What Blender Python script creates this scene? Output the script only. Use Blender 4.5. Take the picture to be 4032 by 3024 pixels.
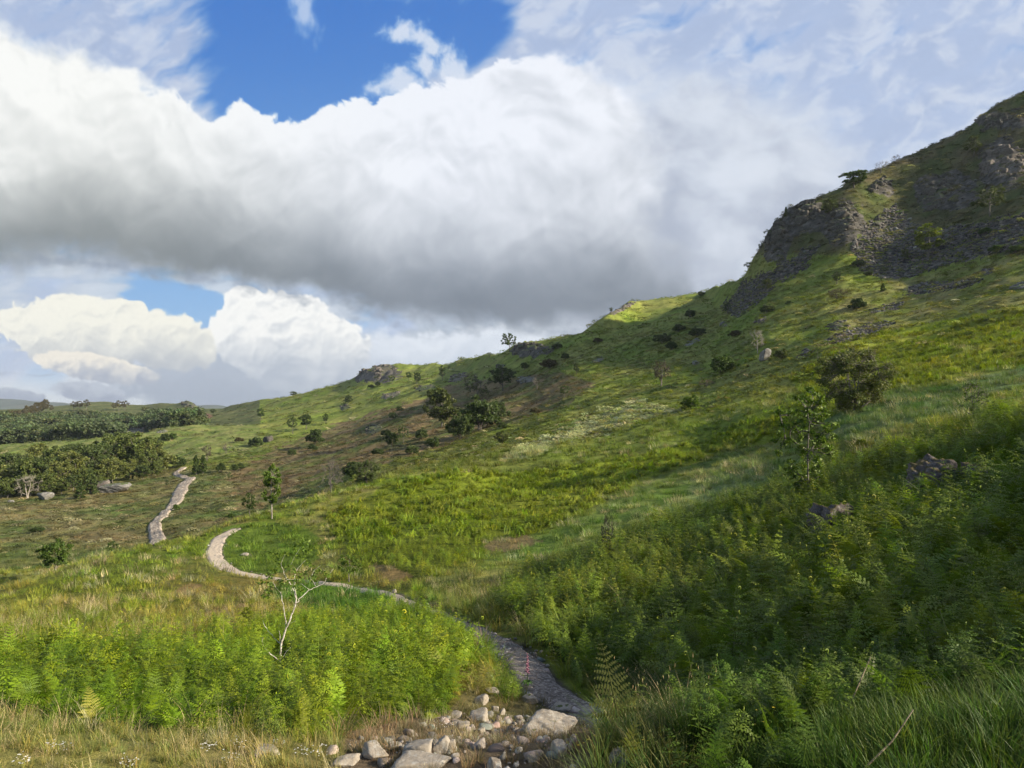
import bpy, math, random
import numpy as np

R = math.radians
for _o in list(bpy.data.objects): bpy.data.objects.remove(_o)
SC = bpy.context.scene
COL = SC.collection
rnd = random.Random(7)
# ------------------------------------------------------------------ camera, world, sun, exposure
F = 683.0; CX = 512.0; HY = 412.0           # focal length and horizon in pixels of a 1024 px wide picture
cam = bpy.data.cameras.new('camera'); cam_o = bpy.data.objects.new('camera', cam); COL.objects.link(cam_o)
cam.sensor_width = 36; cam.lens = 36*F/1024; cam.shift_y = (HY-384)/1024
cam_o.location = (0, 0, 0); cam_o.rotation_euler = (R(90), 0, 0)
cam.clip_start = .05; cam.clip_end = 20000
SC.camera = cam_o
SUN_EL, SUN_AZ = R(25), R(106)              # azimuth clockwise from the view direction (+Y): from the right and slightly behind
wd = bpy.data.worlds.new('World'); SC.world = wd; wd.use_nodes = True
wn = wd.node_tree; bg = wn.nodes['Background']
sk = wn.nodes.new('ShaderNodeTexSky'); sk.sky_type = 'NISHITA'; sk.sun_disc = False
sk.sun_elevation = SUN_EL; sk.sun_rotation = SUN_AZ
wn.links.new(sk.outputs[0], bg.inputs[0]); bg.inputs[1].default_value = .095
sl = bpy.data.lights.new('sun', 'SUN'); sl.energy = 5.0; sl.angle = R(.8); sl.color = (1, .89, .70)
sun = bpy.data.objects.new('sun', sl); COL.objects.link(sun)
from mathutils import Vector
sdir = Vector((math.sin(SUN_AZ)*math.cos(SUN_EL), math.cos(SUN_AZ)*math.cos(SUN_EL), math.sin(SUN_EL)))
sun.rotation_euler = sdir.to_track_quat('Z', 'Y').to_euler()
SC.view_settings.view_transform = 'Standard'; SC.view_settings.look = 'None'
SC.view_settings.exposure = 1.0; SC.view_settings.gamma = 1
SC.render.engine = 'CYCLES'
SC.cycles.max_bounces = 5; SC.cycles.diffuse_bounces = 3; SC.cycles.transmission_bounces = 3; SC.cycles.glossy_bounces = 2
EXPO = SC.view_settings.exposure

# ---------- numpy noise ----------
_GT = {}
def gnoise(x, y, s=0):
    if s not in _GT:
        t = np.random.default_rng(s+1000).random((256, 256))*2*np.pi
        _GT[s] = (np.cos(t).astype(np.float32).ravel(), np.sin(t).astype(np.float32).ravel())
    gx, gy = _GT[s]
    x = np.asarray(x, np.float64); y = np.asarray(y, np.float64)
    ix = np.floor(x); iy = np.floor(y); fx = (x-ix).astype(np.float32); fy = (y-iy).astype(np.float32)
    ix = ix.astype(np.int64) & 255; iy = iy.astype(np.int64) & 255
    jx = (ix+1) & 255; jy = ((iy+1) & 255) << 8; iy = iy << 8
    u = fx*fx*fx*(fx*(fx*6-15)+10); v = fy*fy*fy*(fy*(fy*6-15)+10)
    k = iy+ix; a = gx[k]*fx+gy[k]*fy
    k = iy+jx; b = gx[k]*(fx-1)+gy[k]*fy
    k = jy+ix; c = gx[k]*fx+gy[k]*(fy-1)
    k = jy+jx; d = gx[k]*(fx-1)+gy[k]*(fy-1)
    a = a+(b-a)*u; c = c+(d-c)*u
    return (a+(c-a)*v)*1.5
def fbm(x, y, o=5, s=0, gain=.5, lac=2.03):
    r = 0; a = 1; t = 0
    for i in range(o):
        r = r+a*gnoise(x, y, s+i*17); t += a; a *= gain; x = x*lac+3.7; y = y*lac-1.3
    return r/t
def billow(x, y, o=5, s=0, gain=.5):
    r = 0; a = 1; t = 0
    for i in range(o):
        r = r+a*(1-2.4*np.abs(gnoise(x, y, s+i*17))); t += a; a *= gain; x = x*2.03+3.7; y = y*2.03-1.3
    return r/t
def sst(a, b, x):
    t = np.clip((x-a)/(b-a), 0, 1); return t*t*(3-2*t)
def crv(x, pts):
    p = np.array(pts, float); return np.interp(x, p[:,0], p[:,1])
def blob(x, y, cx, cy, rx, ry, ang=0):
    a = np.radians(ang); dx = x-cx; dy = y-cy
    u = (dx*np.cos(a)+dy*np.sin(a))/rx; v = (-dx*np.sin(a)+dy*np.cos(a))/ry
    return 1-np.sqrt(u*u+v*v)      # 1 centre, 0 on the rim
def sky_colour(x, y):
    """x, y: direction laid out on a plane 683 units ahead (x right from 0..1024, y down, horizon 412). Returns sRGB 0..1"""
    mix = lambda c, k, a: c*(1-a[..., None])+np.asarray(k, float)*a[..., None] if np.ndim(k) == 1 else c*(1-a[..., None])+k*a[..., None]
    C = lambda *v: np.array(v, float)/255
    t = sst(420, -40, y)[..., None]
    col = C(146,190,230)*(1-t)+C(58,118,198)*t
    t2 = np.clip((y-330)/90, 0, 1)[..., None]
    col = col*(1-t2)+C(150,196,228)*t2
    # thin high veil, streaky, upper right and upper left
    wx = x+22*fbm(x/90, y/90, 4, 5); wy = y+22*fbm(x/90, y/90, 4, 9)
    ang = np.radians(-28); su = wx*np.cos(ang)+wy*np.sin(ang); sv = -wx*np.sin(ang)+wy*np.cos(ang)
    st = fbm(su/120, sv/34, 6, 21, .58)
    hole = np.maximum.reduce([blob(x, y, 294, 50, 92, 96, 14), blob(x, y, 385, 56, 44, 60, 0), blob(x, y, 450, 30, 62, 42, -14), blob(x,y,180,300,85,30,5)*.8])
    veil = sst(-.45, .55, st*1.1+.44-1.25*sst(-.35, .35, hole)+.25*sst(400, 600, x))
    veil *= .88
    vc = C(182,194,219)[None, None]*1.0+0*col
    col = mix(col, vc*(1-.05*st[..., None]), veil)
    bright = sst(.0, .5, .8*fbm(wx/60, wy/40, 6, 33, .58)+.5*fbm(su/30, sv/14, 4, 35)+.15)*veil
    col = mix(col, C(212,219,232), bright*.7)
    # wisp
    w = blob(x, y, 302+8*fbm(y/20, x/40, 3, 2), 8, 15, 36, -18)
    col = mix(col, C(205,215,235), sst(-.2, .9, w+.7*fbm(x/9, y/20, 4, 77))*.75)
    # wisps off the main cloud at the right of the hole
    w = np.maximum.reduce([blob(x, y, 402, 30, 22, 10, -20), blob(x, y, 430, 44, 34, 12, 38), blob(x, y, 452, 68, 26, 16, 50), blob(x, y, 398, 82, 30, 16, -15), blob(x, y, 426, 66, 18, 14, 0)])
    col = mix(col, C(218,225,238), sst(-.30, .75, w+.95*fbm(wx/17, wy/17, 6, 78, .62))*.9)
    # ---- far low layer ----
    hz = np.clip((412-y)/130, .12, 1)           # perspective squeeze to the horizon
    fx = x/hz**.5; fy = y/hz
    lowmask = sst(225, 262, y+8*fbm(x/60, y/60, 3, 3))
    fl = fbm(x/95+.3, y/26, 6, 41, .55)
    a = sst(-.25, .25, fl+.10+.5*sst(330, 500, x)-1.3*sst(-.2, .5, blob(x, y, 180, 305, 62, 22, 6))-.9*sst(-.2, .6, blob(x, y, 18, 372, 60, 22, 10))-.7*sst(-.2, .6, blob(x, y, 398, 326, 24, 12, 20)))*lowmask
    fcol = C(176,190,208)*(1-sst(-.3, .5, fl)[..., None])+C(208,216,226)*sst(-.3, .5, fl)[..., None]
    col = mix(col, fcol, a*.9)
    # bright horizon band
    hb = sst(368, 400, y+10*fl)*(1-.5*sst(500,700,x))
    col = mix(col, C(222,228,230), hb*.75)
    ds = fbm(x/55, y/9, 5, 51)
    col = mix(col, C(140,154,176), sst(.12, .4, ds-.05)*sst(340, 362, y)*(1-sst(396,408,y))*.75)
    # ---- cumulus: (field, colours) ----
    def cumulus(col, base, seed, sc, amp, top, bot, y0, y1, lit=(-.35, -.8), soft=.16, rel=1.0, alpha=1., warm=0.):
        ux = x/sc; uy = y/sc
        qx = fbm(ux*.8, uy*.8, 3, seed+3); qy = fbm(ux*.8, uy*.8, 3, seed+4)
        ux = ux+.35*qx; uy = uy+.35*qy
        b = billow(ux, uy, 7, seed, .55); f = fbm(ux*1.7, uy*1.7, 6, seed+50, .6)
        T = base+amp*(.55*b+.6*f-.12)
        al = sst(0, soft, T)*alpha
        e = .06
        def H(dx, dy):
            return billow((ux+dx)*.8, (uy+dy)*.8, 3, seed, .42)+.5*fbm((ux+dx)*.5, (uy+dy)*.5, 2, seed+9)
        g = (H(lit[0]*e, lit[1]*e)-H(-lit[0]*e, -lit[1]*e))/(2*e)
        s = .5-.085*g*rel
        vy = sst(y0, y1, y+16*qx+10*f)
        sh = np.clip((1-vy)*1.0+(s-.5)*.9*(1-.55*vy)+.10*f, 0, 1.15)
        sh = sh+.20*sst(.5, .0, T)*(1-vy)
        sh = np.clip(sh, 0, 1)[..., None]
        c = np.asarray(bot)*(1-sh)+np.asarray(top)*sh
        return mix(col, c, np.clip(al, 0, 1))
    # grey lower bodies
    b = np.maximum(blob(x, y, 250, 388, 150, 34, 2), blob(x, y, 420, 372, 150, 44, -12))
    col = cumulus(col, b*1.3, 201, 42, .55, C(176,188,202), C(138,152,172), 330, 405, soft=.35, rel=.7, alpha=.92)
    # right-hand white bank below the big base
    b = np.maximum(blob(x, y, 420, 362, 125, 34, -8), blob(x, y, 520, 340, 90, 24, -10))
    col = cumulus(col, b*1.1, 231, 44, .6, C(226,233,242), C(168,182,202), 325, 400, soft=.35, rel=.9, alpha=.95)
    b = np.maximum.reduce([blob(x, y, 262, 332, 54, 42), blob(x, y, 300, 350, 70, 44), blob(x, y, 246, 308, 26, 22), blob(x, y, 296, 316, 34, 22)])
    col = cumulus(col, b*1.6, 211, 30, .5, C(250,250,246), C(160,172,188), 318, 396, soft=.12, rel=1.2)
    b = np.maximum.reduce([blob(x, y, 80, 332, 78, 36, 5), blob(x, y, 160, 340, 60, 30, 12), blob(x, y, 66, 312, 30, 20), blob(x, y, 120, 314, 32, 16), blob(x,y,30,322,40,16)])
    col = cumulus(col, b*1.6, 221, 26, .5, C(248,246,232), C(178,184,190), 322, 376, soft=.14, rel=1.1)
    b = np.maximum(blob(x, y, 95, 368, 62, 14, 10), blob(x, y, 130, 374, 30, 10, 8))
    col = cumulus(col, b*1.5, 241, 18, .4, C(248,240,222), C(150,160,178), 360, 386, soft=.14)
    b = np.maximum(blob(x, y, 10, 396, 40, 9, 5), blob(x, y, 90, 392, 40, 11, 6))
    col = cumulus(col, b*1.5, 251, 16, .5, C(176,186,200), C(138,150,172), 385, 402, soft=.3)
    # ---- the big cloud ----
    top = crv(x, [(-600,-200),(-60,-40),(0,12),(50,34),(100,46),(130,66),(180,92),(208,122),(222,112),(240,102),(252,112),(262,120),(300,116),(335,103),(352,95),(366,96),(374,104),(384,96),(410,88),(440,84),(470,84),(492,62),(520,54),(560,50),(600,62),(640,80),(700,100),(760,150),(1700,500)])
    bot = crv(x, [(-600,262),(0,284),(60,276),(120,280),(180,286),(240,292),(320,302),(380,322),(440,330),(520,338),(600,344),(1700,420)])
    base = np.minimum(np.clip((y-top)/26, -3, 3), np.clip((bot-y)/26, -3, 3)*1.1)*.5
    yy = (y-top)/np.maximum(bot-top, 30)
    ux = x/66.; uy = y/66.
    q = fbm(ux*.6, uy*.6, 3, 303); q2 = fbm(ux*.6, uy*.6, 3, 304)
    ux2 = ux+.4*q; uy2 = uy+.4*q2
    bb = billow(ux2, uy2, 7, 300, .55); ff = fbm(ux2*2.2, uy2*2.2, 6, 320, .6)
    T = base+.36*(.5*bb+.85*ff-.1)
    al = np.clip(sst(0, 1, T/(.09+.5*sst(.5, .8, yy)+.5*sst(220, 60, x)+.45*sst(500, 620, x))), 0, 1)
    # soft right flank
    edge = crv(y, [(-50,560),(40,590),(100,640),(160,650),(220,640),(245,668),(270,672),(300,690),(412,800)])
    rf = (edge-x)/60+.55*fbm(x/52, y/52, 5, 340, .55)
    al = al*sst(-.5, .35, rf)
    e = .1; L = (.25, -.7)
    H = lambda dx, dy: billow((ux2+dx)*.7, (uy2+dy)*.7, 4, 300, .46)+.8*fbm((ux2+dx)*.6, (uy2+dy)*.6, 2, 309)
    g = (H(L[0]*e, L[1]*e)-H(-L[0]*e, -L[1]*e))/(2*e)
    yb = bot-y
    dk = sst(1.0, .10, yb/crv(x, [(0,135),(120,140),(250,120),(400,120),(512,130),(650,140),(1024,150)])+.16*q+.05*ff)
    dk2 = sst(1.15, .2, yb/(crv(x, [(0,190),(250,180),(500,200),(700,200)]))+.12*q2)
    sh = 1-.80*dk-.24*dk2*(1-.5*dk)-.040*g*(1-.75*dk)+.05*(bb-.35)*(1-.8*dk)+.10*sst(.5, 0, T)*(1-dk)-.07*sst(380, 620, x)*(1-dk)+.05*ff*(1-.7*dk)
    sh = np.clip(sh, 0, 1)[..., None]
    w = sst(480, 60, x)[..., None]
    tc = C(236,240,248)*(1-w)+C(247,248,245)*w
    bc = C(92,104,118)*(1-w)+C(112,120,122)*w
    c = bc*(1-sh)+tc*sh
    # right-hand veil body
    rb = np.maximum.reduce([blob(x, y, 720, 190, 200, 130, 20), blob(x, y, 660, 280, 150, 100, 10)])
    rv = sst(-.1, .5, rb+.2*fbm(wx/60, wy/50, 6, 61, .55))
    rs = sst(-.6, .6, fbm(wx/70, wy/50, 5, 66, .5)+.5*(200-y)/140)[..., None]
    rc = C(168,177,194)*(1-rs)+C(214,221,232)*rs
    col = mix(col, rc, rv*.92)
    col = mix(col, c, al)
    # ragged scud under the base
    sb = (y-crv(x, [(0,250),(120,262),(240,282),(330,302),(400,318),(600,330)]))
    scud = sst(.0, .35, .16-np.abs(sb-4)/55+.5*fbm(x/26, y/15, 6, 91, .6))*sst(-20,-4,sb)*(x < 700)
    col = mix(col, C(128,140,158), np.clip(scud*.55, 0, 1))
    return np.clip(col, 0, 1)
# ------------------------------------------------------------------ terrain: height rings fitted per bearing
#   for each bearing (column u) a list of (y, distance): where the ground stands in the view and how far it is
COLS = {
 0:   [(768,3.3),(716,4.4),(690,7),(660,11),(637,16),(615,21),(603,25),(596,27.5),(592,29),(605,45),(565,62),(530,88),(498,127),(472,180),(447,255),(449,340),(430,450),(410,650)],
 128: [(768,3.3),(724,4.4),(692,7),(660,11),(635,16),(603,23),(580,29),(563,33.5),(553,37),(565,50),(545,70),(515,100),(493,132),(465,195),(436,265),(443,350),(425,480),(404,720)],
 190: [(768,3.3),(727,4.4),(693,7),(661,11),(633,16.5),(602,23.5),(575,30),(553,36.5),(540,41),(548,56),(528,77),(500,110),(478,148),(454,210),(427,280),(430,360),(417,450),(403,620)],
 256: [(768,3.3),(728,4.4),(694,7),(662,11),(630,17),(600,24),(570,32),(543,40),(520,47),(530,62),(515,84),(490,120),(465,165),(445,220),(425,300),(418,370),(411,430),(401,500)],
 330: [(768,3.3),(728,4.4),(694,7),(662,11),(628,17),(600,24),(567,32),(530,42),(495,53),(501,66),(488,92),(469,130),(451,170),(434,220),(416,285),(406,340),(396,400),(387,450)],
 400: [(768,3.25),(732,4.5),(700,6.8),(665,10.5),(630,15.5),(600,22),(563,31),(517,44),(474,57),(476,70),(464,95),(448,130),(432,170),(416,215),(400,270),(388,320),(376,380),(363,430)],
 450: [(768,3.2),(735,4.55),(699,6.9),(652,11.2),(620,16),(593,22.5),(553,32.5),(505,46.5),(462,62),(463,74),(452,98),(438,130),(422,165),(406,205),(391,250),(383,290),(373,340),(362,400)],
 512: [(768,3.15),(738,4.6),(700,7.3),(642,12),(604,18),(580,25),(540,35),(490,52),(450,68),(449,76),(438,98),(424,125),(408,155),(392,185),(376,215),(366,235),(355,255),(346,275)],
 600: [(768,3.0),(735,4.6),(700,7.7),(632,12.5),(585,18),(558,23.5),(548,30),(490,47),(438,72),(430,84),(419,99),(406,114),(393,130),(378,150),(362,172),(348,195),(333,218),(319,240)],
 650: [(768,2.9),(727,4.8),(680,8.2),(616,13),(570,19),(541,25),(530,31.5),(477,48.5),(425,72),(415,84),(403,98),(391,112),(379,128),(366,147),(350,172),(333,205),(318,245),(301,300)],
 700: [(768,2.8),(718,5),(660,8.5),(600,13.5),(555,20),(525,26),(512,33),(465,50),(414,70),(402,83),(390,97),(378,110),(365,126),(352,143),(338,167),(325,200),(310,245),(296,310)],
 740: [(768,2.7),(710,4.9),(647,8.3),(586,13),(542,19.5),(513,25.5),(500,32.5),(455,48),(408,64),(396,75),(382,88),(368,102),(352,118),(338,134),(322,150),(306,170),(292,192),(279,218)],
 770: [(768,2.65),(705,4.85),(638,8.1),(578,12.7),(533,19),(504,25),(490,32),(448,47),(405,60),(390,72),(375,84),(358,98),(340,112),(322,128),(304,143),(285,156),(258,168),(231,178)],
 800: [(768,2.6),(700,4.8),(630,8),(570,12.5),(525,18.5),(495,25),(478,32),(440,46),(402,57),(386,68),(370,79),(352,92),(334,107),(316,122),(298,137),(278,150),(245,165),(205,180)],
 850: [(768,2.5),(690,4.6),(615,7.8),(550,12.5),(508,18.5),(475,25),(450,33),(418,43),(398,52),(382,61),(365,71),(348,83),(330,97),(311,112),(292,127),(268,142),(228,160),(187,182)],
 900: [(768,2.4),(680,4.5),(600,7.5),(538,12),(492,18),(455,25),(430,33),(409,42),(392,50),(374,59),(356,70),(339,83),(321,97),(304,110),(286,125),(255,144),(210,167),(163,193)],
 1024:[(768,2.2),(655,4.3),(565,7.5),(500,11.5),(455,16.5),(428,22),(412,29),(398,37),(380,45),(358,54),(336,63),(314,74),(292,86),(270,98),(250,110),(212,128),(160,158),(95,190)],
 1180:[(768,2.05),(630,4),(530,7),(465,10.5),(425,15),(400,20),(385,27),(375,35),(362,42),(335,50),(308,58),(280,68),(252,79),(225,90),(195,102),(150,120),(95,150),(30,185)],
}
_us = sorted(COLS); _K = 18
_dd = np.array([[p[1] for p in COLS[u]] for u in _us], float); _zz = np.array([[-(p[0]-HY)/F*p[1] for p in COLS[u]] for u in _us], float)
UG = np.arange(-2000, 3001, 4.0)
def _pch(xs, ys, xq):
    """monotone cubic through (xs, ys), flat outside"""
    xs = np.asarray(xs, float); ys = np.asarray(ys, float); h = np.diff(xs); dl = np.diff(ys)/h
    m = np.zeros_like(ys); m[1:-1] = np.where(dl[1:]*dl[:-1] > 0, 2*dl[1:]*dl[:-1]/(dl[1:]+dl[:-1]+1e-12), 0); m[0] = dl[0]; m[-1] = dl[-1]
    q = np.clip(xq, xs[0], xs[-1]); i = np.clip(np.searchsorted(xs, q)-1, 0, len(xs)-2); t = (q-xs[i])/h[i]
    return (2*t**3-3*t*t+1)*ys[i]+(t**3-2*t*t+t)*h[i]*m[i]+(-2*t**3+3*t*t)*ys[i+1]+(t**3-t*t)*h[i]*m[i+1]
RD = np.stack([np.exp(_pch(_us, np.log(_dd[:, k]), UG)) for k in range(_K)]); RZ = np.stack([_pch(_us, _zz[:, k], UG) for k in range(_K)])
# the skyline is given point by point
SKY = [(-200,405),(0,410),(51,407),(70,405),(88,402),(110,402),(119,404),(143,405.5),(161,403),(177,403.5),(185,401.5),(193,402.5),(199,409),(222,409),(230,406),(262,399.6),(290,396),(340,384),(357,376.5),(394,363.4),(418,366),(434,363.4),(446,365),(459,359.6),(477,358),(500,353.5),(514,345),(542,340.6),(582,332),(594,323),(610,312.5),(627,305),(650,302),(690,296.5),(703,295),(738,280),(745,274),(760,247.5),(769,232),(778,224),(788,213.5),(798,206),(815,200),(837,193.5),(852,185),(874,176.5),(902,161),(937,146),(965,132.5),(987,113),(1005,102),(1024,95),(1180,30)]
RZ[_K-1] = -(np.interp(UG, [p[0] for p in SKY], [p[1] for p in SKY])-HY)/F*RD[_K-1]
# beyond the skyline: the far side falls away
RD = np.vstack([RD, RD[-1:]*1.12, RD[-1:]*1.5, 0*RD[-1:]+1600, 0*RD[-1:]+9000])
RZ = np.vstack([RZ, RZ[-1:]-RD[_K-1:_K]*.03, RZ[-1:]*.55-8, 0*RZ[-1:]-25, 0*RZ[-1:]-60])
K = RD.shape[0]
_h = np.diff(RD, axis=0); _dl = np.diff(RZ, axis=0)/_h
RM = np.zeros_like(RZ); RM[1:-1] = np.where(_dl[1:]*_dl[:-1] > 0, 2*_dl[1:]*_dl[:-1]/(_dl[1:]+_dl[:-1]+np.where(_dl[1:] < 0, -1e-9, 1e-9)), 0); RM[-1] = 0
def ground0(x, y):
    x = np.asarray(x, float); y = np.asarray(y, float)
    yy = np.maximum(y, 2.5)
    yy = yy+0*x
    u = CX+F*x/yy
    # sideways from the camera the bearing runs out of the table: let the slope carry on
    uc = np.clip(u, -600, 1330)
    g = (uc+2000)/4.0; i = np.clip(g.astype(int), 0, len(UG)-2); f = g-i
    dk = RD[:, i]*(1-f)+RD[:, i+1]*f; zk = RZ[:, i]*(1-f)+RZ[:, i+1]*f; mk = RM[:, i]*(1-f)+RM[:, i+1]*f
    z = zk[0].copy()
    for k in range(K-1):
        s = yy >= dk[k]
        h = dk[k+1]-dk[k]; t = np.clip((yy-dk[k])/h, 0, 1)
        v = (2*t**3-3*t*t+1)*zk[k]+(t**3-2*t*t+t)*h*mk[k]+(-2*t**3+3*t*t)*zk[k+1]+(t**3-t*t)*h*mk[k+1]
        z = np.where(s, v, z)
    over = (u-uc)/F*yy                              # metres past the last bearing
    z = z+np.where(over > 0, over*.34, over*.10)
    return z
SHADE_RIDGE = [(-9,3.2),(-5,3.7),(0,3.5),(5,3.1),(9,2.7),(15,1.9),(21,.9),(27,0)]        # unseen ridge added off to the right, crest shaped to shade the foreground
CRAGS = [(778,242,14,26),(882,190,12,7),(803,218,30,16),(843,222,24,22),(945,190,34,20),(1003,166,26,26),(1000,121,30,8),(375,373,26,10),(530,350,20,8)]
def ground(x, y, detail=True):
    x = np.asarray(x, float); y = np.asarray(y, float)
    z = ground0(x, y)
    zc = crv(y, SHADE_RIDGE); w = np.exp(-((x-13-.35*y)/4.2)**2)*sst(-14, -8, y)*sst(31, 25, y); w = np.where(x > 13+.35*y, np.maximum(w, sst(-14, -8, y)*sst(31, 25, y)*np.exp(-((x-13-.35*y)/14)**2)), w)
    z = z+np.maximum(zc-z, 0)*w
    d = np.maximum(y, 2.5)
    a = np.clip(d*.012, .02, 2.2)
    n = fbm(x/38+9, y/38, 4, 501)*a*1.1*sst(30, 120, d)*(1-.7*sst(300, 700, d))+fbm(x/9, y/9, 4, 502, .55)*np.clip(d*.010, .06, .75)+fbm(x/1.7, y/1.7, 3, 503)*np.clip(.05+0*d, 0, .07)
    z = z+n
    u = CX+F*x/d; v = HY-F*z/d
    if detail:
        c = 0
        for (cu, cv, cw, ch) in CRAGS: c = np.maximum(c, sst(0, .5, blob(u, v, cu, cv, cw, ch)))
        c = c*(y > 90)
        if np.any(c > 0):
            rg = (1-2*np.abs(gnoise(x/6.5, z/5+y/9, 520)))+.6*(1-2*np.abs(gnoise(x/2.6, z/2.2+y/3, 521)))
            z = z+c*rg*1.1*np.clip(d/180, .5, 1.6)
    return z
_DS = np.exp(np.linspace(math.log(2.4), math.log(900), 1400))
def hit(px, py, dmin=0., dmax=1e9):
    """the point of the ground seen at (px, py), beyond dmin metres"""
    ds = _DS[(_DS > dmin) & (_DS < dmax)]
    z = ground((px-CX)/F*ds, ds, False); v = HY-F*z/ds
    k = np.where(v <= py)[0]
    if len(k) == 0: k = [int(np.argmin(np.abs(v-py)))]
    d = ds[k[0]]
    return ((px-CX)/F*d, d, float(z[k[0]]))
# ------------------------------------------------------------------ helpers
def tag(o, label=None, cat=None, group=None, kind=None):
    if label: o['label'] = label
    if cat: o['category'] = cat
    if group: o['group'] = group
    if kind: o['kind'] = kind
    return o
def mesh(name, v, f, mat=None, smooth=True):
    me = bpy.data.meshes.new(name)
    v = np.asarray(v, np.float32)
    if isinstance(f, np.ndarray):
        k = f.shape[1]; me.vertices.add(len(v)); me.vertices.foreach_set('co', v.ravel())
        me.loops.add(f.size); me.loops.foreach_set('vertex_index', f.ravel().astype(np.int32))
        me.polygons.add(len(f)); me.polygons.foreach_set('loop_start', (np.arange(len(f))*k).astype(np.int32))
        try: me.polygons.foreach_set('loop_total', np.full(len(f), k, np.int32))
        except Exception: pass
        me.update(calc_edges=True)
    else:
        me.from_pydata([tuple(map(float, p)) for p in v], [], f)
    if mat: me.materials.append(mat)
    if smooth: me.polygons.foreach_set('use_smooth', np.ones(len(me.polygons), bool))
    me.update(); return me
def obj(name, me, parent=None, loc=None, link=True):
    o = bpy.data.objects.new(name, me)
    if link: COL.objects.link(o)
    if parent: o.parent = parent
    if loc is not None: o.location = loc
    return o
def vcol(me, name, c):
    a = me.attributes.new(name, 'FLOAT_COLOR', 'POINT')
    c = np.asarray(c, np.float32)
    if c.shape[1] == 3: c = np.hstack([c, np.ones((len(c), 1), np.float32)])
    a.data.foreach_set('color', c.ravel())
class G:
    """a growing pile of quads/triangles"""
    def __init__(s): s.v = []; s.f = []; s.c = []
    def add(s, vs, fs, c=None):
        n = len(s.v); s.v.extend(vs); s.f.extend([tuple(i+n for i in q) for q in fs]); s.c.extend([c or (1, 1, 1)]*len(vs))
    def tube(s, pts, rad, n=5, c=None):
        pts = [Vector(p) for p in pts]; b = len(s.v); m = len(pts)
        for i, p in enumerate(pts):
            t = (pts[min(i+1, m-1)]-pts[max(i-1, 0)])
            if t.length < 1e-6: t = Vector((0, 0, 1))
            t.normalize(); a = t.cross(Vector((.3, .9, .1))); a = a.normalized() if a.length > 1e-3 else Vector((1, 0, 0)); bb = t.cross(a)
            for k in range(n):
                w = 2*math.pi*k/n; s.v.append(tuple(p+(a*math.cos(w)+bb*math.sin(w))*rad[i])); s.c.append(c or (1, 1, 1))
        for i in range(m-1):
            for k in range(n):
                s.f.append((b+i*n+k, b+i*n+(k+1) % n, b+(i+1)*n+(k+1) % n, b+(i+1)*n+k))
    def mesh(s, name, mat, smooth=False, col=False):
        me = mesh(name, s.v, s.f, mat, smooth)
        if col: vcol(me, 'col', s.c)
        return me
# ------------------------------------------------------------------ materials
def nt(name):
    m = bpy.data.materials.new(name); m.use_nodes = True; t = m.node_tree
    return m, t, t.nodes, t.links, t.nodes['Principled BSDF']
def noise_col(N, L, scale, cols, detail=6, rough=.6, vec=None, pos=None):
    tc = vec
    if tc is None:
        g = N.new('ShaderNodeNewGeometry'); tc = g.outputs['Position']
    n = N.new('ShaderNodeTexNoise'); n.inputs['Scale'].default_value = scale; n.inputs['Detail'].default_value = detail; n.inputs['Roughness'].default_value = rough
    L.new(tc, n.inputs['Vector']); r = N.new('ShaderNodeValToRGB'); e = r.color_ramp.elements
    pos = pos or [i/(len(cols)-1)*.5+.25 for i in range(len(cols))]
    while len(e) < len(cols): e.new(.5)
    for i, c in enumerate(cols): e[i].position = pos[i]; e[i].color = (*c, 1)
    L.new(n.outputs['Fac'], r.inputs['Fac']); return r.outputs['Color'], n.outputs['Fac']
def mixn(N, L, mode, fac, a, b):
    m = N.new('ShaderNodeMix'); m.data_type = 'RGBA'; m.blend_type = mode
    for sock, v in ((m.inputs[0], fac), (m.inputs[6], a), (m.inputs[7], b)):
        if isinstance(v, (int, float)): sock.default_value = v
        elif isinstance(v, tuple): sock.default_value = (*v, 1)
        else: L.new(v, sock)
    return m.outputs[2]
def leaf_mat(name, base=None, var=.35, trans=.35, attr='tint', rough=.55, spec=.25, objvar=False, scale=1.3):
    """foliage: colour from an instance/vertex attribute or a fixed base, with small-scale variation and light passing through"""
    m, t, N, L, P = nt(name)
    if base is None:
        a = N.new('ShaderNodeAttribute'); a.attribute_type = 'INSTANCER'; a.attribute_name = attr; c = a.outputs['Color']
    else:
        rg = N.new('ShaderNodeRGB'); rg.outputs[0].default_value = (*base, 1); c = rg.outputs[0]
    vc = N.new('ShaderNodeAttribute'); vc.attribute_name = 'col'
    c = mixn(N, L, 'MULTIPLY', 1.0, c, vc.outputs['Color'])
    v, _ = noise_col(N, L, scale, [(1-var, 1-var, 1-var*.8), (1, 1, 1), (1+var*1.1, 1+var*.7, 1-var*.2)], 3)
    c = mixn(N, L, 'MULTIPLY', 1.0, c, v)
    P.inputs['Roughness'].default_value = rough; P.inputs['Specular IOR Level'].default_value = spec
    L.new(c, P.inputs['Base Color'])
    tr = N.new('ShaderNodeBsdfTranslucent'); c2 = mixn(N, L, 'MULTIPLY', 1.0, c, (1.25, 1.35, .6)); L.new(c2, tr.inputs['Color'])
    mx = N.new('ShaderNodeMixShader'); mx.inputs[0].default_value = trans
    L.new(P.outputs[0], mx.inputs[1]); L.new(tr.outputs[0], mx.inputs[2]); L.new(mx.outputs[0], N['Material Output'].inputs[0])
    return m
def bark_mat(name, c1, c2, scale=6):
    m, t, N, L, P = nt(name)
    c, f = noise_col(N, L, scale, [c1, c2], 5, pos=[.38, .62]); L.new(c, P.inputs['Base Color']); P.inputs['Roughness'].default_value = .9
    return m
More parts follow.
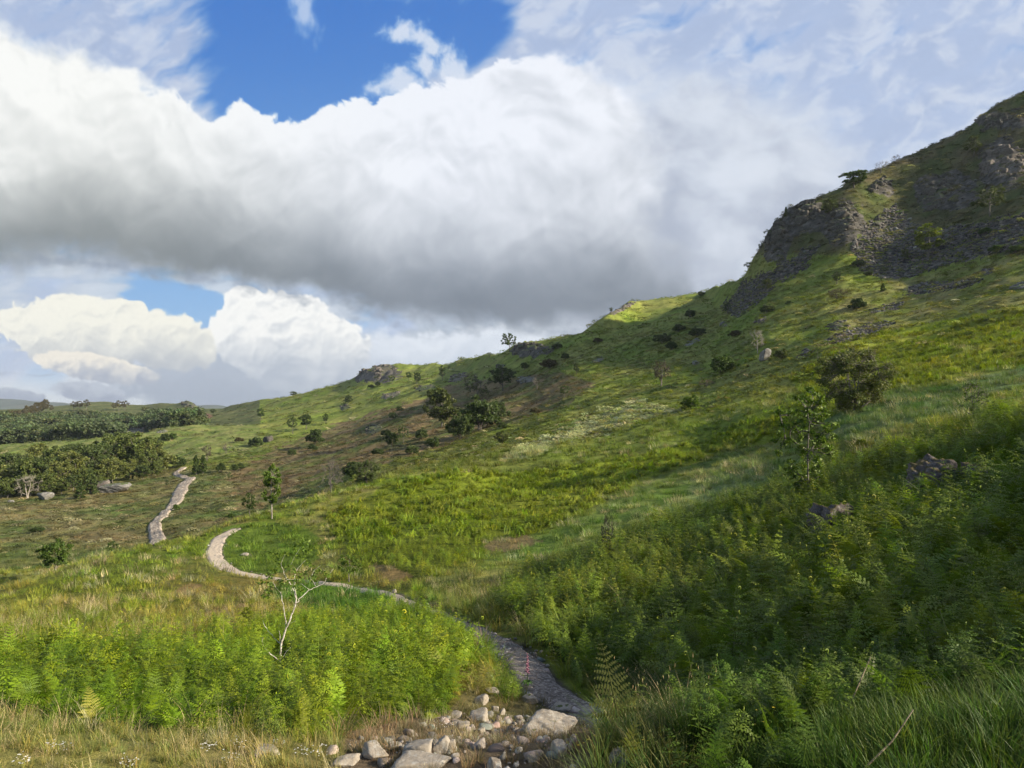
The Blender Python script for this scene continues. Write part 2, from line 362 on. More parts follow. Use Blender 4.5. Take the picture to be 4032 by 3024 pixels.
def rock_mat(name, c1, c2, lichen=(.42, .42, .38), moss=(.07, .085, .02), scale=1.0, lich=.5, mossy=.5):
    m, t, N, L, P = nt(name)
    tc = N.new('ShaderNodeTexCoord'); g = N.new('ShaderNodeNewGeometry')
    c, f = noise_col(N, L, 2.2*scale, [c1, c2, tuple(v*.75 for v in c1)], 8, .65, vec=g.outputs['Position'])
    vo = N.new('ShaderNodeTexNoise'); vo.inputs['Scale'].default_value = 9*scale; vo.inputs['Detail'].default_value = 6; vo.inputs['Roughness'].default_value = .7
    L.new(g.outputs['Position'], vo.inputs['Vector'])
    r = N.new('ShaderNodeValToRGB'); r.color_ramp.elements[0].position = .56-.1*lich; r.color_ramp.elements[1].position = .66-.1*lich
    L.new(vo.outputs['Fac'], r.inputs['Fac']); mm = N.new('ShaderNodeMath'); mm.operation = 'MULTIPLY'; mm.inputs[1].default_value = .8; L.new(r.outputs['Color'], mm.inputs[0])
    c = mixn(N, L, 'MIX', mm.outputs[0], c, lichen)
    # moss and turf on the upward faces
    sx = N.new('ShaderNodeSeparateXYZ'); L.new(g.outputs['Normal'], sx.inputs[0])
    n2 = N.new('ShaderNodeTexNoise'); n2.inputs['Scale'].default_value = 3.1*scale; n2.inputs['Detail'].default_value = 5; L.new(g.outputs['Position'], n2.inputs['Vector'])
    a = N.new('ShaderNodeMath'); a.operation = 'MULTIPLY_ADD'; a.inputs[1].default_value = .5; a.inputs[1].default_value = .5 if mossy >= .2 else .33; L.new(sx.outputs['Z'], a.inputs[0]); L.new(n2.outputs['Fac'], a.inputs[2])
    r2 = N.new('ShaderNodeValToRGB'); r2.color_ramp.elements[0].position = 1.10-.35*mossy if mossy < 1 else .7; r2.color_ramp.elements[0].position = min(r2.color_ramp.elements[0].position, .97); r2.color_ramp.elements[1].position = min(r2.color_ramp.elements[0].position+.08, 1)
    L.new(a.outputs[0], r2.inputs['Fac']); c = mixn(N, L, 'MIX', r2.outputs['Color'], c, moss)
    L.new(c, P.inputs['Base Color']); P.inputs['Roughness'].default_value = .88; P.inputs['Specular IOR Level'].default_value = .25
    b = N.new('ShaderNodeBump'); b.inputs['Strength'].default_value = .7; b.inputs['Distance'].default_value = .05/scale
    n3 = N.new('ShaderNodeTexNoise'); n3.inputs['Scale'].default_value = 6*scale; n3.inputs['Detail'].default_value = 9; n3.inputs['Roughness'].default_value = .7; L.new(g.outputs['Position'], n3.inputs['Vector'])
    L.new(n3.outputs['Fac'], b.inputs['Height']); L.new(b.outputs[0], P.inputs['Normal'])
    return m
# ------------------------------------------------------------------ sky backdrop: a piece of dome carrying the clouds
def build_sky():
    def axis(a, b, c, d, s, S):
        return np.concatenate([np.arange(a, b, S), np.arange(b, c, s), np.arange(c, d+1, S)])
    xs = axis(-1400, -24, 1048, 2424, 1.25, 18); ys = axis(-1500, -20, 420, 520, 1.25, 12)
    X, Y = np.meshgrid(xs, ys); c = sky_colour(X, Y).reshape(-1, 3)
    lin = np.where(c <= .04045, c/12.92, ((c+.055)/1.055)**2.4)
    v = np.stack([(X-CX)/F, np.ones_like(X), -(Y-HY)/F], -1).reshape(-1, 3); v = v/np.linalg.norm(v, axis=1)[:, None]*12000
    w, h = len(xs), len(ys); i = np.arange(w*h).reshape(h, w)
    f = np.stack([i[:-1, :-1], i[1:, :-1], i[1:, 1:], i[:-1, 1:]], -1).reshape(-1, 4)
    m = bpy.data.materials.new('sky_clouds'); m.use_nodes = True; N = m.node_tree.nodes; L = m.node_tree.links; N.clear()
    a = N.new('ShaderNodeAttribute'); a.attribute_name = 'sky'; e = N.new('ShaderNodeEmission'); e.inputs[1].default_value = 1.05*2**(-EXPO)
    o = N.new('ShaderNodeOutputMaterial'); L.new(a.outputs['Color'], e.inputs[0]); L.new(e.outputs[0], o.inputs[0])
    me = mesh('sky', v, f, m); vcol(me, 'sky', lin)
    return tag(obj('sky', me), 'broken white and grey clouds with blue gaps', 'sky', kind='structure')
build_sky()
# ------------------------------------------------------------------ what grows where
def inpoly(u, v, P):
    r = np.zeros(np.shape(u), bool); n = len(P)
    for i in range(n):
        x1, y1 = P[i]; x2, y2 = P[(i+1) % n]
        if y1 == y2: continue
        c = ((y1 > v) != (y2 > v)) & (u < (x2-x1)*(v-y1)/(y2-y1)+x1)
        r ^= c
    return r
Z_LEFT = [(-900,775),(-200,724),(0,712),(90,730),(200,742),(330,745),(400,738),(438,720),(462,698),(472,668),(462,640),(440,618),(425,612),(400,609),(340,612),(300,622),(240,648),(0,668),(-900,700)]
Z_BANK = [(498,606),(560,572),(640,540),(720,508),(790,480),(850,466),(900,446),(960,428),(1024,416),(1600,390),(2600,300),(2600,1200),(700,1200),(690,768),(640,705),(575,676),(535,640)]
Z_BANKGRASS = [(560,1200),(598,768),(632,735),(612,705),(590,685),(610,675),(650,680),(690,700),(705,730),(700,768),(700,1200)]
Z_SPUR = [(470,470),(500,450),(560,436),(640,420),(700,408),(760,398),(800,396),(840,404),(800,440),(720,452),(650,478),(600,505),(540,532),(470,560),(430,576),(380,580),(350,560),(330,520),(400,480)]
Z_GULLY = [(400,600),(430,578),(480,562),(540,534),(600,507),(650,480),(720,454),(800,442),(810,470),(790,482),(720,508),(640,542),(560,575),(498,608),(480,622),(440,616)]
Z_PALE = [(500,459),(530,444),(580,423),(634,398),(684,412),(640,422),(575,441),(524,457)]
Z_PALE2 = [(640,520),(690,480),(760,462),(770,476),(700,505),(650,528)]
Z_HOLLOW = [(822,418),(899,389),(953,386),(1024,364),(1500,300),(1500,360),(1024,384),(976,412),(914,424),(876,442),(830,440)]
Z_RBRACK = [(790,378),(850,338),(930,322),(1024,306),(1600,240),(1600,330),(1024,362),(900,388),(840,398),(800,396)]
Z_RFIELD = [(820,320),(870,286),(960,268),(1024,256),(1600,150),(1600,250),(1024,312),(900,330),(840,345)]
Z_SCREE = [(897,204),(914,224),(945,228),(1024,213),(1300,150),(1300,215),(1024,243),(953,265),(890,281),(862,272),(850,246),(875,218)]
Z_SCREE2 = [(722,308),(745,284),(775,266),(822,243),(806,264),(766,298),(735,318)]
Z_SLATE = [[(896,296),(920,283),(984,278),(970,287),(930,293)],[(822,343),(850,330),(880,321),(899,322),(880,334),(840,344)],[(865,314),(880,305),(905,302),(895,311)],[(790,360),(802,350),(815,348),(808,357)],[(971,274),(985,268),(998,269),(985,274)]]
Z_BROWNUP = [(230,470),(330,425),(420,400),(450,385),(560,372),(600,385),(560,410),(500,425),(450,445),(330,480),(240,520)]
PATH = [(236,529,.40),(226,534,.42),(217,543,.42),(214,552,.42),(218,561,.42),(228,568,.42),(243,573,.40),(262,577,.34),(283,579,.28),(320,583,.26),(345,586,.26),(372,591,.26),(398,598,.30),(420,607,.28),(445,617,.26),(470,628,.28),(495,640,.31),(513,652,.33),(526,666,.33),(539,682,.32),(555,697,.33),(580,709,.35),(614,719,.32),(645,727,.24)]
FPATH = [(156,546,.9),(158,539,.8),(155,531,.75),(155,523,.75),(163,516,.8),(172,507,.85),(177,499,1.1),(180,492,1.3),(183,486,1.3),(190,479,1.2),(176,473,.7),(184,468,.9)]
def track(pts, dmin=0):
    P = []
    for (u, v, w) in pts:
        x, y, z = hit(u, v, dmin); P.append((x, y, w))
    return P
PW = track(PATH); PF = track(FPATH, 55)
def dens(P, step):
    out = []
    A = np.array(P)
    t = np.concatenate([[0], np.cumsum(np.hypot(np.diff(A[:, 0]), np.diff(A[:, 1])))])
    s = np.arange(0, t[-1], step)
    q = [_pch(t, A[:, k], s) for k in range(3)]
    return np.stack(q, 1)
PWD = dens(PW, .25); PFD = dens(PF, 1.0)
def pdist(x, y, D):
    """distance past the edge of a track (negative on it)"""
    x = np.asarray(x, float); y = np.asarray(y, float); r = np.full(x.shape, 99.)
    x0, x1, y0, y1 = D[:, 0].min()-4, D[:, 0].max()+4, D[:, 1].min()-4, D[:, 1].max()+4
    m = (x > x0) & (x < x1) & (y > y0) & (y < y1)
    if m.any():
        xs, ys = x[m], y[m]; q = np.full(xs.shape, 99.)
        for (a, b, w) in D: q = np.minimum(q, np.hypot(xs-a, ys-b)-w)
        r[m] = q
    return r
def A3(*c): return np.array(c, float)
def zones(x, y, z):
    d = np.maximum(y, 2.2); u = CX+F*x/d; v = HY-F*z/d
    n1 = fbm(x/7, y/7, 4, 601); n2 = fbm(x/23+5, y/23, 4, 602); n3 = fbm(x/2.2, y/2.2, 3, 603)
    k = np.clip(d/40, .4, 1.6)
    up = u+14*n1/k*1.2+8*n3; vp = v+(6*n1+3*n3)/k
    ip = lambda P: inpoly(up, vp, P)
    N = d.shape
    col = np.zeros(N+(3,)); br = np.zeros(N); gr = np.zeros(N); st = np.zeros(N); h = np.full(N, .5)
    def setc(m, c, b=0, g=0, s=0, hh=.5):
        col[m] = c; br[m] = b; gr[m] = g; st[m] = s; h[m] = hh
    far = d > 58
    # default: hill grass with brown bracken litter
    t = np.clip(.5+1.2*n2+.7*n1, 0, 1)[..., None]
    col[:] = A3(.135,.185,.026)*(1-t)+A3(.195,.205,.050)*t
    br[:] = .45; gr[:] = .5; st[:] = .25; h[:] = .35
    m = far & (u < 560) & (d < 230); col[m] *= .82
    # valley floor on the left: brown with green patches
    m = far & (u < 330) & (v > 470)
    t = np.clip(.55+1.6*n2+.9*n1, 0, 1)[..., None]
    setc(m, (A3(.085,.115,.030)*(1-t)+A3(.165,.135,.060)*t)[m], .15, .6, .35, .3)
    m = far & ip(Z_BROWNUP)
    t = np.clip(.68+1.7*n1+.8*n2, 0, 1)[..., None]
    setc(m, (A3(.095,.115,.030)*(1-t)+A3(.160,.118,.060)*t)[m], .2, .5, .2, .3)
    m = (d > 230) & (u < 260)                     # far ridge
    t = np.clip(.5+1.4*n2, 0, 1)[..., None]
    setc(m, (A3(.060,.080,.026)*(1-t)+A3(.110,.115,.046)*t)[m], .1, .2, 0, .3)
    m = (d > 330) & (blob(u+3*n1, v, 122, 418.5, 14, 3.5, -8) > 0) | (d > 330) & (blob(u+3*n1, v, 203, 418, 9, 4.5, -12) > 0)
    setc(m, A3(.17,.10,.065), 0, .1, 0, .3)
    m = (d > 200) & (d < 300) & (u < 260)
    t = np.clip(.5+1.4*n1, 0, 1)[..., None]
    setc(m, (A3(.11,.155,.03)*(1-t)+A3(.17,.175,.06)*t)[m], .1, .5, .2, .3)
    # near ground
    nr = ~far
    m = nr & (v < 735) & (u < 520)
    t = np.clip(.40+1.4*n1+.9*n3, 0, 1)[..., None]
    setc(m, (A3(.170,.230,.026)*(1-t)+A3(.27,.255,.075)*t)[m], .75, .5, .42, .30)
    m = nr & (blob(u, v, 262, 548, 62, 26) > 0) & (u > 222)
    setc(m, A3(.115,.175,.022), .45, .7, .1, .3)
    m = nr & ip(Z_SPUR)
    t = np.clip(.42+.9*n1+.6*n2, 0, 1)[..., None]
    setc(m, (A3(.175,.235,.016)*(1-t)+A3(.230,.265,.032)*t)[m], 1.3, .12, .04, .42)
    m = nr & ip(Z_GULLY)
    t = np.clip(.4+1.4*n1+.8*n3, 0, 1)[..., None]
    setc(m, (A3(.100,.160,.028)*(1-t)+A3(.185,.205,.062)*t)[m], .05, 1., .22, .3)
    m = nr & (blob(u, v, 352, 602, 80, 16, 6) > 0)
    setc(m, A3(.070,.150,.018), .2, 1., .12, .35)
    m = (d < 75) & ip(Z_PALE2); setc(m, A3(.17,.22,.075), 0, 1., .6, .35)
    m = nr & ((blob(up, vp, 388, 574, 20, 7, 10) > 0) | (blob(up, vp, 510, 543, 24, 5, -14) > 0) | (blob(up, vp, 225, 612, 24, 4, -18) > 0) | (blob(up, vp, 190, 592, 20, 4, -12) > 0))
    setc(m, A3(.20,.16,.075), .35, .5, .7, .25)
    m = ip(Z_PALE) & (d < 200) & (d > 50); setc(m, A3(.31,.335,.165), 0, 1., .6, .45)
    m = ip(Z_RFIELD) & (d > 40)
    t = np.clip(.5+1.4*n1, 0, 1)[..., None]
    setc(m, (A3(.145,.180,.030)*(1-t)+A3(.20,.185,.070)*t)[m], .3, .6, .3, .3)
    m = ip(Z_RBRACK) & (d > 30)
    t = np.clip(.4+1.3*n1, 0, 1)[..., None]
    setc(m, (A3(.170,.220,.016)*(1-t)+A3(.225,.230,.038)*t)[m], 1., .2, .1, .42)
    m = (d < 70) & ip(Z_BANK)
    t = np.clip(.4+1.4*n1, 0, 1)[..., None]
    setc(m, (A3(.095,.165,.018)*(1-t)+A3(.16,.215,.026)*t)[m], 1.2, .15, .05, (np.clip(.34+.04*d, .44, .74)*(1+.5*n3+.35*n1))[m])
    m = (d < 70) & ip(Z_HOLLOW)
    t = np.clip(.4+1.2*n1+.6*n3, 0, 1)[..., None]
    setc(m, (A3(.065,.125,.036)*(1-t)+A3(.15,.17,.07)*t)[m], 0, 1., .15, .35)
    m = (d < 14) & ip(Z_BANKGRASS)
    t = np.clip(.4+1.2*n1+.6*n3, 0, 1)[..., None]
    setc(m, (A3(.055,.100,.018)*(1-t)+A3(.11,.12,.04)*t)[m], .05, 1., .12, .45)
    m = nr & ip(Z_LEFT)
    t = np.clip(.35+1.4*n3, 0, 1)[..., None]
    setc(m, (A3(.110,.195,.011)*(1-t)+A3(.190,.270,.020)*t)[m], (1.7*sst(-.75, -.15, n3+.5*n1))[m], .1, .03, (np.clip(.29+.06*(d-4.6), .27, .50)*(1+.7*n3+.5*n1))[m])
    # grass and rock at the photographer's feet
    m = (d < 7.5) & ~inpoly(u+5*n1, v+5*n3, Z_LEFT) & (u < 600) & ((v > 690) | (y < 3.2))
    t = np.clip(.5+1.4*n3+.5*n1, 0, 1)[..., None]
    setc(m, (A3(.12,.185,.035)*(1-t)+A3(.24,.235,.09)*t)[m], 0, 1.2, .38, .18)
    mm = m & (u > 340)
    gr[mm] *= .55; st[mm] *= .5; col[mm] = A3(.13,.125,.06)
    m = (d < 12) & ((blob(up, vp, 516, 684, 15, 24) > 0) | (blob(up, vp, 492, 655, 14, 16) > 0))
    setc(m, A3(.11,.18,.02), 1.1, .5, .1, .42)
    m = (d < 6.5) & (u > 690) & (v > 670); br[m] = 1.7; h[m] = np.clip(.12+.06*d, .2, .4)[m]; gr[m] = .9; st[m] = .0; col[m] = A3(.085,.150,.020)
    m = (d < 13) & (blob(u, v, 283, 676, 24, 24) > 0); h[m] *= .34
    m = (d < 5.6) & (u > 340) & (u < 600) & (v > 712+22*np.clip((440-u)/100, 0, 1)) & (n3 > -.35); col[m] = A3(.165,.135,.095); gr[m] *= .75; br[m] = 0
    m = (d < 30); col[m] *= A3(1.10, 1.0, .9)
    # tracks
    pw = pdist(x, y, PWD); q = sst(.0, .26, pw+.12*n3); br *= q; gr *= sst(-.12, .15, pw+.16*n3); st *= q
    pm = sst(.10, -.05, pw+.1*n3)[..., None]*(d < 60)[..., None]; col = col*(1-pm)+A3(.10,.085,.07)*pm
    ff = pdist(x, y, PFD); q = sst(0, .6, ff); br *= q; gr *= q; st *= q
    # bare rock and scree
    rock = np.zeros(N)
    hill = d > 80
    for (cu, cv, cw, ch) in CRAGS: rock = np.maximum(rock, hill*sst(-.15, .3, blob(u, v, cu, cv, cw*1.1, ch*1.1)+.5*n1))
    sc = hill*(ip(Z_SCREE) | ip(Z_SCREE2))*1.0
    for P in Z_SLATE: sc = np.maximum(sc, (d > 40)*inpoly(up, v+1.5*n3, P)*1.0)
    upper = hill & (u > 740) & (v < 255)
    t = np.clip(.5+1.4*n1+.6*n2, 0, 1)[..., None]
    c2 = A3(.060,.078,.020)*(1-t)+A3(.10,.085,.042)*t  # shade over the upper hill painted in as darker ground colour
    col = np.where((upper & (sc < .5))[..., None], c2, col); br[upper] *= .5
    return col, br, gr, st, h, rock, sc, u, v, d
# ------------------------------------------------------------------ ground mesh
def build_ground():
    s = np.concatenate([np.linspace(-2600, -580, 60)[:-1], np.linspace(-580, 600, 820)[:-1], np.linspace(600, 2600, 60)])
    r = np.concatenate([np.exp(np.linspace(math.log(.35), math.log(5.), 60))[:-1], np.exp(np.linspace(math.log(5.), math.log(900), 760))[:-1], np.exp(np.linspace(math.log(900), math.log(5600), 18))])
    S, D = np.meshgrid(s, r); y = D-3.0; x = np.clip(S*D/F, -7500, 7500)
    z = ground(x, y)
    pw = pdist(x, y, PWD); z = z-.05*sst(.25, -.05, pw)
    col, br, gr, st, h, rock, sc, u, v, d = zones(x, y, z)
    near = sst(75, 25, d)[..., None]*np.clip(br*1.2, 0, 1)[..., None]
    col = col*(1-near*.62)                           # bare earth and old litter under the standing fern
    # detail below the size of single plants, as clumps of lighter and darker growth
    cl = fbm(x/1.6, y/1.6, 4, 640, .6); cl2 = fbm(x/5.2, y/5.2, 4, 641, .6)
    k = 1+(.55*cl+.5*cl2)*sst(20, 60, d); col = col*k[..., None]
    rows, cols = z.shape; i = np.arange(rows*cols).reshape(rows, cols)
    f = np.stack([i[:-1, :-1], i[:-1, 1:], i[1:, 1:], i[1:, :-1]], -1).reshape(-1, 4)
    m, t, N, L, P = nt('hill_ground')
    a = N.new('ShaderNodeAttribute'); a.attribute_name = 'col'; b = N.new('ShaderNodeAttribute'); b.attribute_name = 'rk'
    g = N.new('ShaderNodeNewGeometry')
    v1, _ = noise_col(N, L, 3.0, [(.55,.6,.5),(1,1,1),(1.5,1.4,1.3)], 8, .7)
    v2, _ = noise_col(N, L, .45, [(.6,.66,.6),(1,1,1),(1.45,1.35,1.2)], 8, .72)
    c = mixn(N, L, 'MULTIPLY', 1., a.outputs['Color'], v1); c = mixn(N, L, 'MULTIPLY', 1., c, v2)
    # rock: grey with dark joints and grassy ledges
    rc, _ = noise_col(N, L, .55, [(.034,.032,.027),(.088,.080,.068),(.185,.170,.148)], 10, .75, pos=[.36,.52,.66])
    sp = N.new('ShaderNodeSeparateColor'); L.new(b.outputs['Color'], sp.inputs[0])
    def thr(src, scale, lo, hi):
        n = N.new('ShaderNodeTexNoise'); n.inputs['Scale'].default_value = scale; n.inputs['Detail'].default_value = 7; n.inputs['Roughness'].default_value = .65; L.new(g.outputs['Position'], n.inputs['Vector'])
        a_ = N.new('ShaderNodeMath'); a_.operation = 'ADD'; L.new(n.outputs['Fac'], a_.inputs[0]); L.new(src, a_.inputs[1])
        mr = N.new('ShaderNodeMapRange'); mr.inputs[1].default_value = lo; mr.inputs[2].default_value = hi; L.new(a_.outputs[0], mr.inputs[0]); return mr.outputs[0]
    c = mixn(N, L, 'MIX', thr(sp.outputs[0], .22, 1.0, 1.12), c, rc)
    vo = N.new('ShaderNodeTexVoronoi'); vo.inputs['Scale'].default_value = .9; mp = N.new('ShaderNodeMapping'); mp.inputs['Scale'].default_value = (1, 1, 2.2); L.new(g.outputs['Position'], mp.inputs[0]); L.new(mp.outputs[0], vo.inputs['Vector'])
    rr = N.new('ShaderNodeValToRGB'); rr.color_ramp.elements[0].color = (.022,.022,.022,1); rr.color_ramp.elements[1].color = (.135,.122,.108,1); e = rr.color_ramp.elements.new(.5); e.color = (.062,.055,.048,1)
    sc_ = N.new('ShaderNodeSeparateColor'); L.new(vo.outputs['Color'], sc_.inputs[0]); L.new(sc_.outputs[0], rr.inputs['Fac'])
    c = mixn(N, L, 'MIX', thr(sp.outputs[1], .16, .95, 1.1), c, rr.outputs['Color'])
    L.new(c, P.inputs['Base Color']); P.inputs['Roughness'].default_value = .95; P.inputs['Specular IOR Level'].default_value = .1
    bu = N.new('ShaderNodeBump'); bu.inputs['Strength'].default_value = .9; bu.inputs['Distance'].default_value = .35
    n = N.new('ShaderNodeTexNoise'); n.inputs['Scale'].default_value = .9; n.inputs['Detail'].default_value = 10; n.inputs['Roughness'].default_value = .75; L.new(g.outputs['Position'], n.inputs['Vector'])
    L.new(n.outputs['Fac'], bu.inputs['Height']); L.new(bu.outputs[0], P.inputs['Normal'])
    me = mesh('hillside', np.stack([x, y, z], -1).reshape(-1, 3), f, m)
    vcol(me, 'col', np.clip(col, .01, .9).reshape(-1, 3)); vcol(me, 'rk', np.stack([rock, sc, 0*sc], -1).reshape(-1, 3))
    return tag(obj('hillside_ground', me), 'green and brown hillside falling to the valley', 'ground', kind='structure')
build_ground()
# distant fells
def fell(pts, dist, name):
    P = np.array(pts, float); us = np.arange(P[0, 0], P[-1, 0]+1, 2.); vs = _pch(P[:, 0], P[:, 1], us)+.35*fbm(us/11, us*0, 4, 700)
    V = []; n = 24
    for j in range(n+1):
        t = j/n; dd = dist*(1-.35*(1-t)); top = -(vs-HY)/F*dist; bot = -160.
        zz = bot+(top-bot)*(math.sin(t*math.pi/2)**1.2)+18*fbm(us/14, us*0+j/5, 4, 701)*math.sin(t*math.pi)
        V.append(np.stack([(us-CX)/F*dist, us*0+dd, zz], -1))
    for j in range(1, 6):
        t = j/5; V.append(np.stack([(us-CX)/F*dist, us*0+dist*(1+.3*t), (-(vs-HY)/F*dist)*(1-t)-160*t], -1))
    V = np.stack(V); r, c = V.shape[:2]; i = np.arange(r*c).reshape(r, c)
    f = np.stack([i[:-1, :-1], i[:-1, 1:], i[1:, 1:], i[1:, :-1]], -1).reshape(-1, 4)
    m, t, N, L, Pn = nt(name); cc, _ = noise_col(N, L, .004, [(.025,.045,.035),(.045,.06,.04),(.06,.065,.05)], 8, .7); L.new(cc, Pn.inputs['Base Color']); Pn.inputs['Roughness'].default_value = 1; Pn.inputs['Specular IOR Level'].default_value = 0
    return mesh(name, V.reshape(-1, 3), f, m)
tag(obj('distant_hills', fell([(-300,392),(-120,396),(0,398.6),(20,399.6),(35,401.5),(60,402.4),(80,405),(120,408),(150,411),(190,409),(200,406.5),(212,405),(222,405.4),(232,408),(260,412),(330,418)], 4200, 'distant_hills')), 'long blue-grey hills on the horizon beyond the far ridge', 'hill', kind='structure')
# footpaths: gravel sheets draped on the ground
def footpath(name, D, lift, mat, label):
    n = 15; V = []; cols = []
    T = np.gradient(D[:, :2], axis=0); T /= np.linalg.norm(T, axis=1)[:, None]; Nn = np.stack([-T[:, 1], T[:, 0]], 1)
    s = np.arange(len(D))
    for j in range(n):
        a = (j/(n-1)*2-1)
        w = D[:, 2]*(1+.42*fbm(s/7., s*0+(11 if a > 0 else 3), 4, 720)+.12*fbm(s/2., s*0+(11 if a > 0 else 3), 2, 721))
        x = D[:, 0]+Nn[:, 0]*a*w; y = D[:, 1]+Nn[:, 1]*a*w
        V.append((x, y))
    x = np.stack([p[0] for p in V], 1); y = np.stack([p[1] for p in V], 1)
    z = ground(x, y); pw = pdist(x, y, PWD) if D is PWD else 0*z+9; z = z-.05*sst(.25, -.05, pw)
    e = np.abs(np.linspace(-1, 1, n))[None]*np.ones((len(D), 1))
    z = z+lift-(lift+(.012 if D is PWD else .05))*sst(.72, 1., e)+.026*fbm(x*6, y*6, 4, 722)*(1-e)*np.clip(y/14, 1, 8)
    i = np.arange(z.size).reshape(z.shape); f = np.stack([i[:-1, :-1], i[:-1, 1:], i[1:, 1:], i[1:, :-1]], -1).reshape(-1, 4)
    return tag(obj(name, mesh(name, np.stack([x, y, z], -1).reshape(-1, 3), f[:, ::-1].copy(), mat)), label, 'path', kind='structure')
def gravel_mat(name, c1, c2, c3, sc):
    m, t, N, L, P = nt(name); g = N.new('ShaderNodeNewGeometry')
    vo = N.new('ShaderNodeTexVoronoi'); vo.inputs['Scale'].default_value = sc; L.new(g.outputs['Position'], vo.inputs['Vector'])
    s = N.new('ShaderNodeSeparateColor'); L.new(vo.outputs['Color'], s.inputs[0])
    r = N.new('ShaderNodeValToRGB'); r.color_ramp.elements[0].color = (*c1, 1); r.color_ramp.elements[1].color = (*c3, 1); e = r.color_ramp.elements.new(.62); e.color = (*c2, 1); L.new(s.outputs[0], r.inputs['Fac'])
    v, _ = noise_col(N, L, sc*.12, [(.6,.6,.6),(1,1,1),(1.3,1.25,1.2)], 6); c = mixn(N, L, 'MULTIPLY', 1., r.outputs['Color'], v)
    L.new(c, P.inputs['Base Color']); P.inputs['Roughness'].default_value = .95; P.inputs['Specular IOR Level'].default_value = .15
    b = N.new('ShaderNodeBump'); b.inputs['Strength'].default_value = .8; b.inputs['Distance'].default_value = .5/sc; b.invert = True; L.new(vo.outputs['Distance'], b.inputs['Height']); L.new(b.outputs[0], P.inputs['Normal'])
    return m
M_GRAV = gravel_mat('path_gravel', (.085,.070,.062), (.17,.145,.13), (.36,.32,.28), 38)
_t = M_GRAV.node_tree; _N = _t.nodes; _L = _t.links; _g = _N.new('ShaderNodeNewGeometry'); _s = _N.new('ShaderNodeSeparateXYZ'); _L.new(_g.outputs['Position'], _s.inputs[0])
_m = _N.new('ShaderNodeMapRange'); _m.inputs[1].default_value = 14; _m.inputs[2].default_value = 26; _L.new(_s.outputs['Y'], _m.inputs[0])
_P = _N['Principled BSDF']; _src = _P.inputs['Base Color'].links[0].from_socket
_L.new(mixn(_N, _L, 'MIX', _m.outputs[0], _src, mixn(_N, _L, 'MIX', .22, (.48,.40,.31), _src)), _P.inputs['Base Color'])      # paler beyond the shaded part: sunlight on the hairpin painted into the gravel
M_GRAVF = gravel_mat('far_path_gravel', (.17,.14,.11), (.33,.275,.22), (.52,.45,.36), 5)
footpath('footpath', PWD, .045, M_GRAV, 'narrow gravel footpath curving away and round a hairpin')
footpath('far_footpath', PFD, .22, M_GRAVF, 'broad stony path climbing away along the valley floor')

# the air: one closed box of thin haze round everything but the sky
def haze():
    v = [(x, y, z) for x in (-7600, 7600) for y in (-60, 5700) for z in (-420, 320)]
    f = [(0,1,3,2),(4,6,7,5),(0,4,5,1),(2,3,7,6),(0,2,6,4),(1,5,7,3)]
    m = bpy.data.materials.new('haze_air'); m.use_nodes = True; N = m.node_tree.nodes; N.clear()
    o = N.new('ShaderNodeOutputMaterial'); p = N.new('ShaderNodeVolumePrincipled'); p.inputs['Color'].default_value = (.80, .87, 1, 1); p.inputs['Density'].default_value = .00009; p.inputs['Anisotropy'].default_value = .2
    m.node_tree.links.new(p.outputs[0], o.inputs['Volume'])
    tag(obj('haze', mesh('haze', v, f, m, False)), 'thin air haze over the valley', 'haze', kind='stuff')
haze()
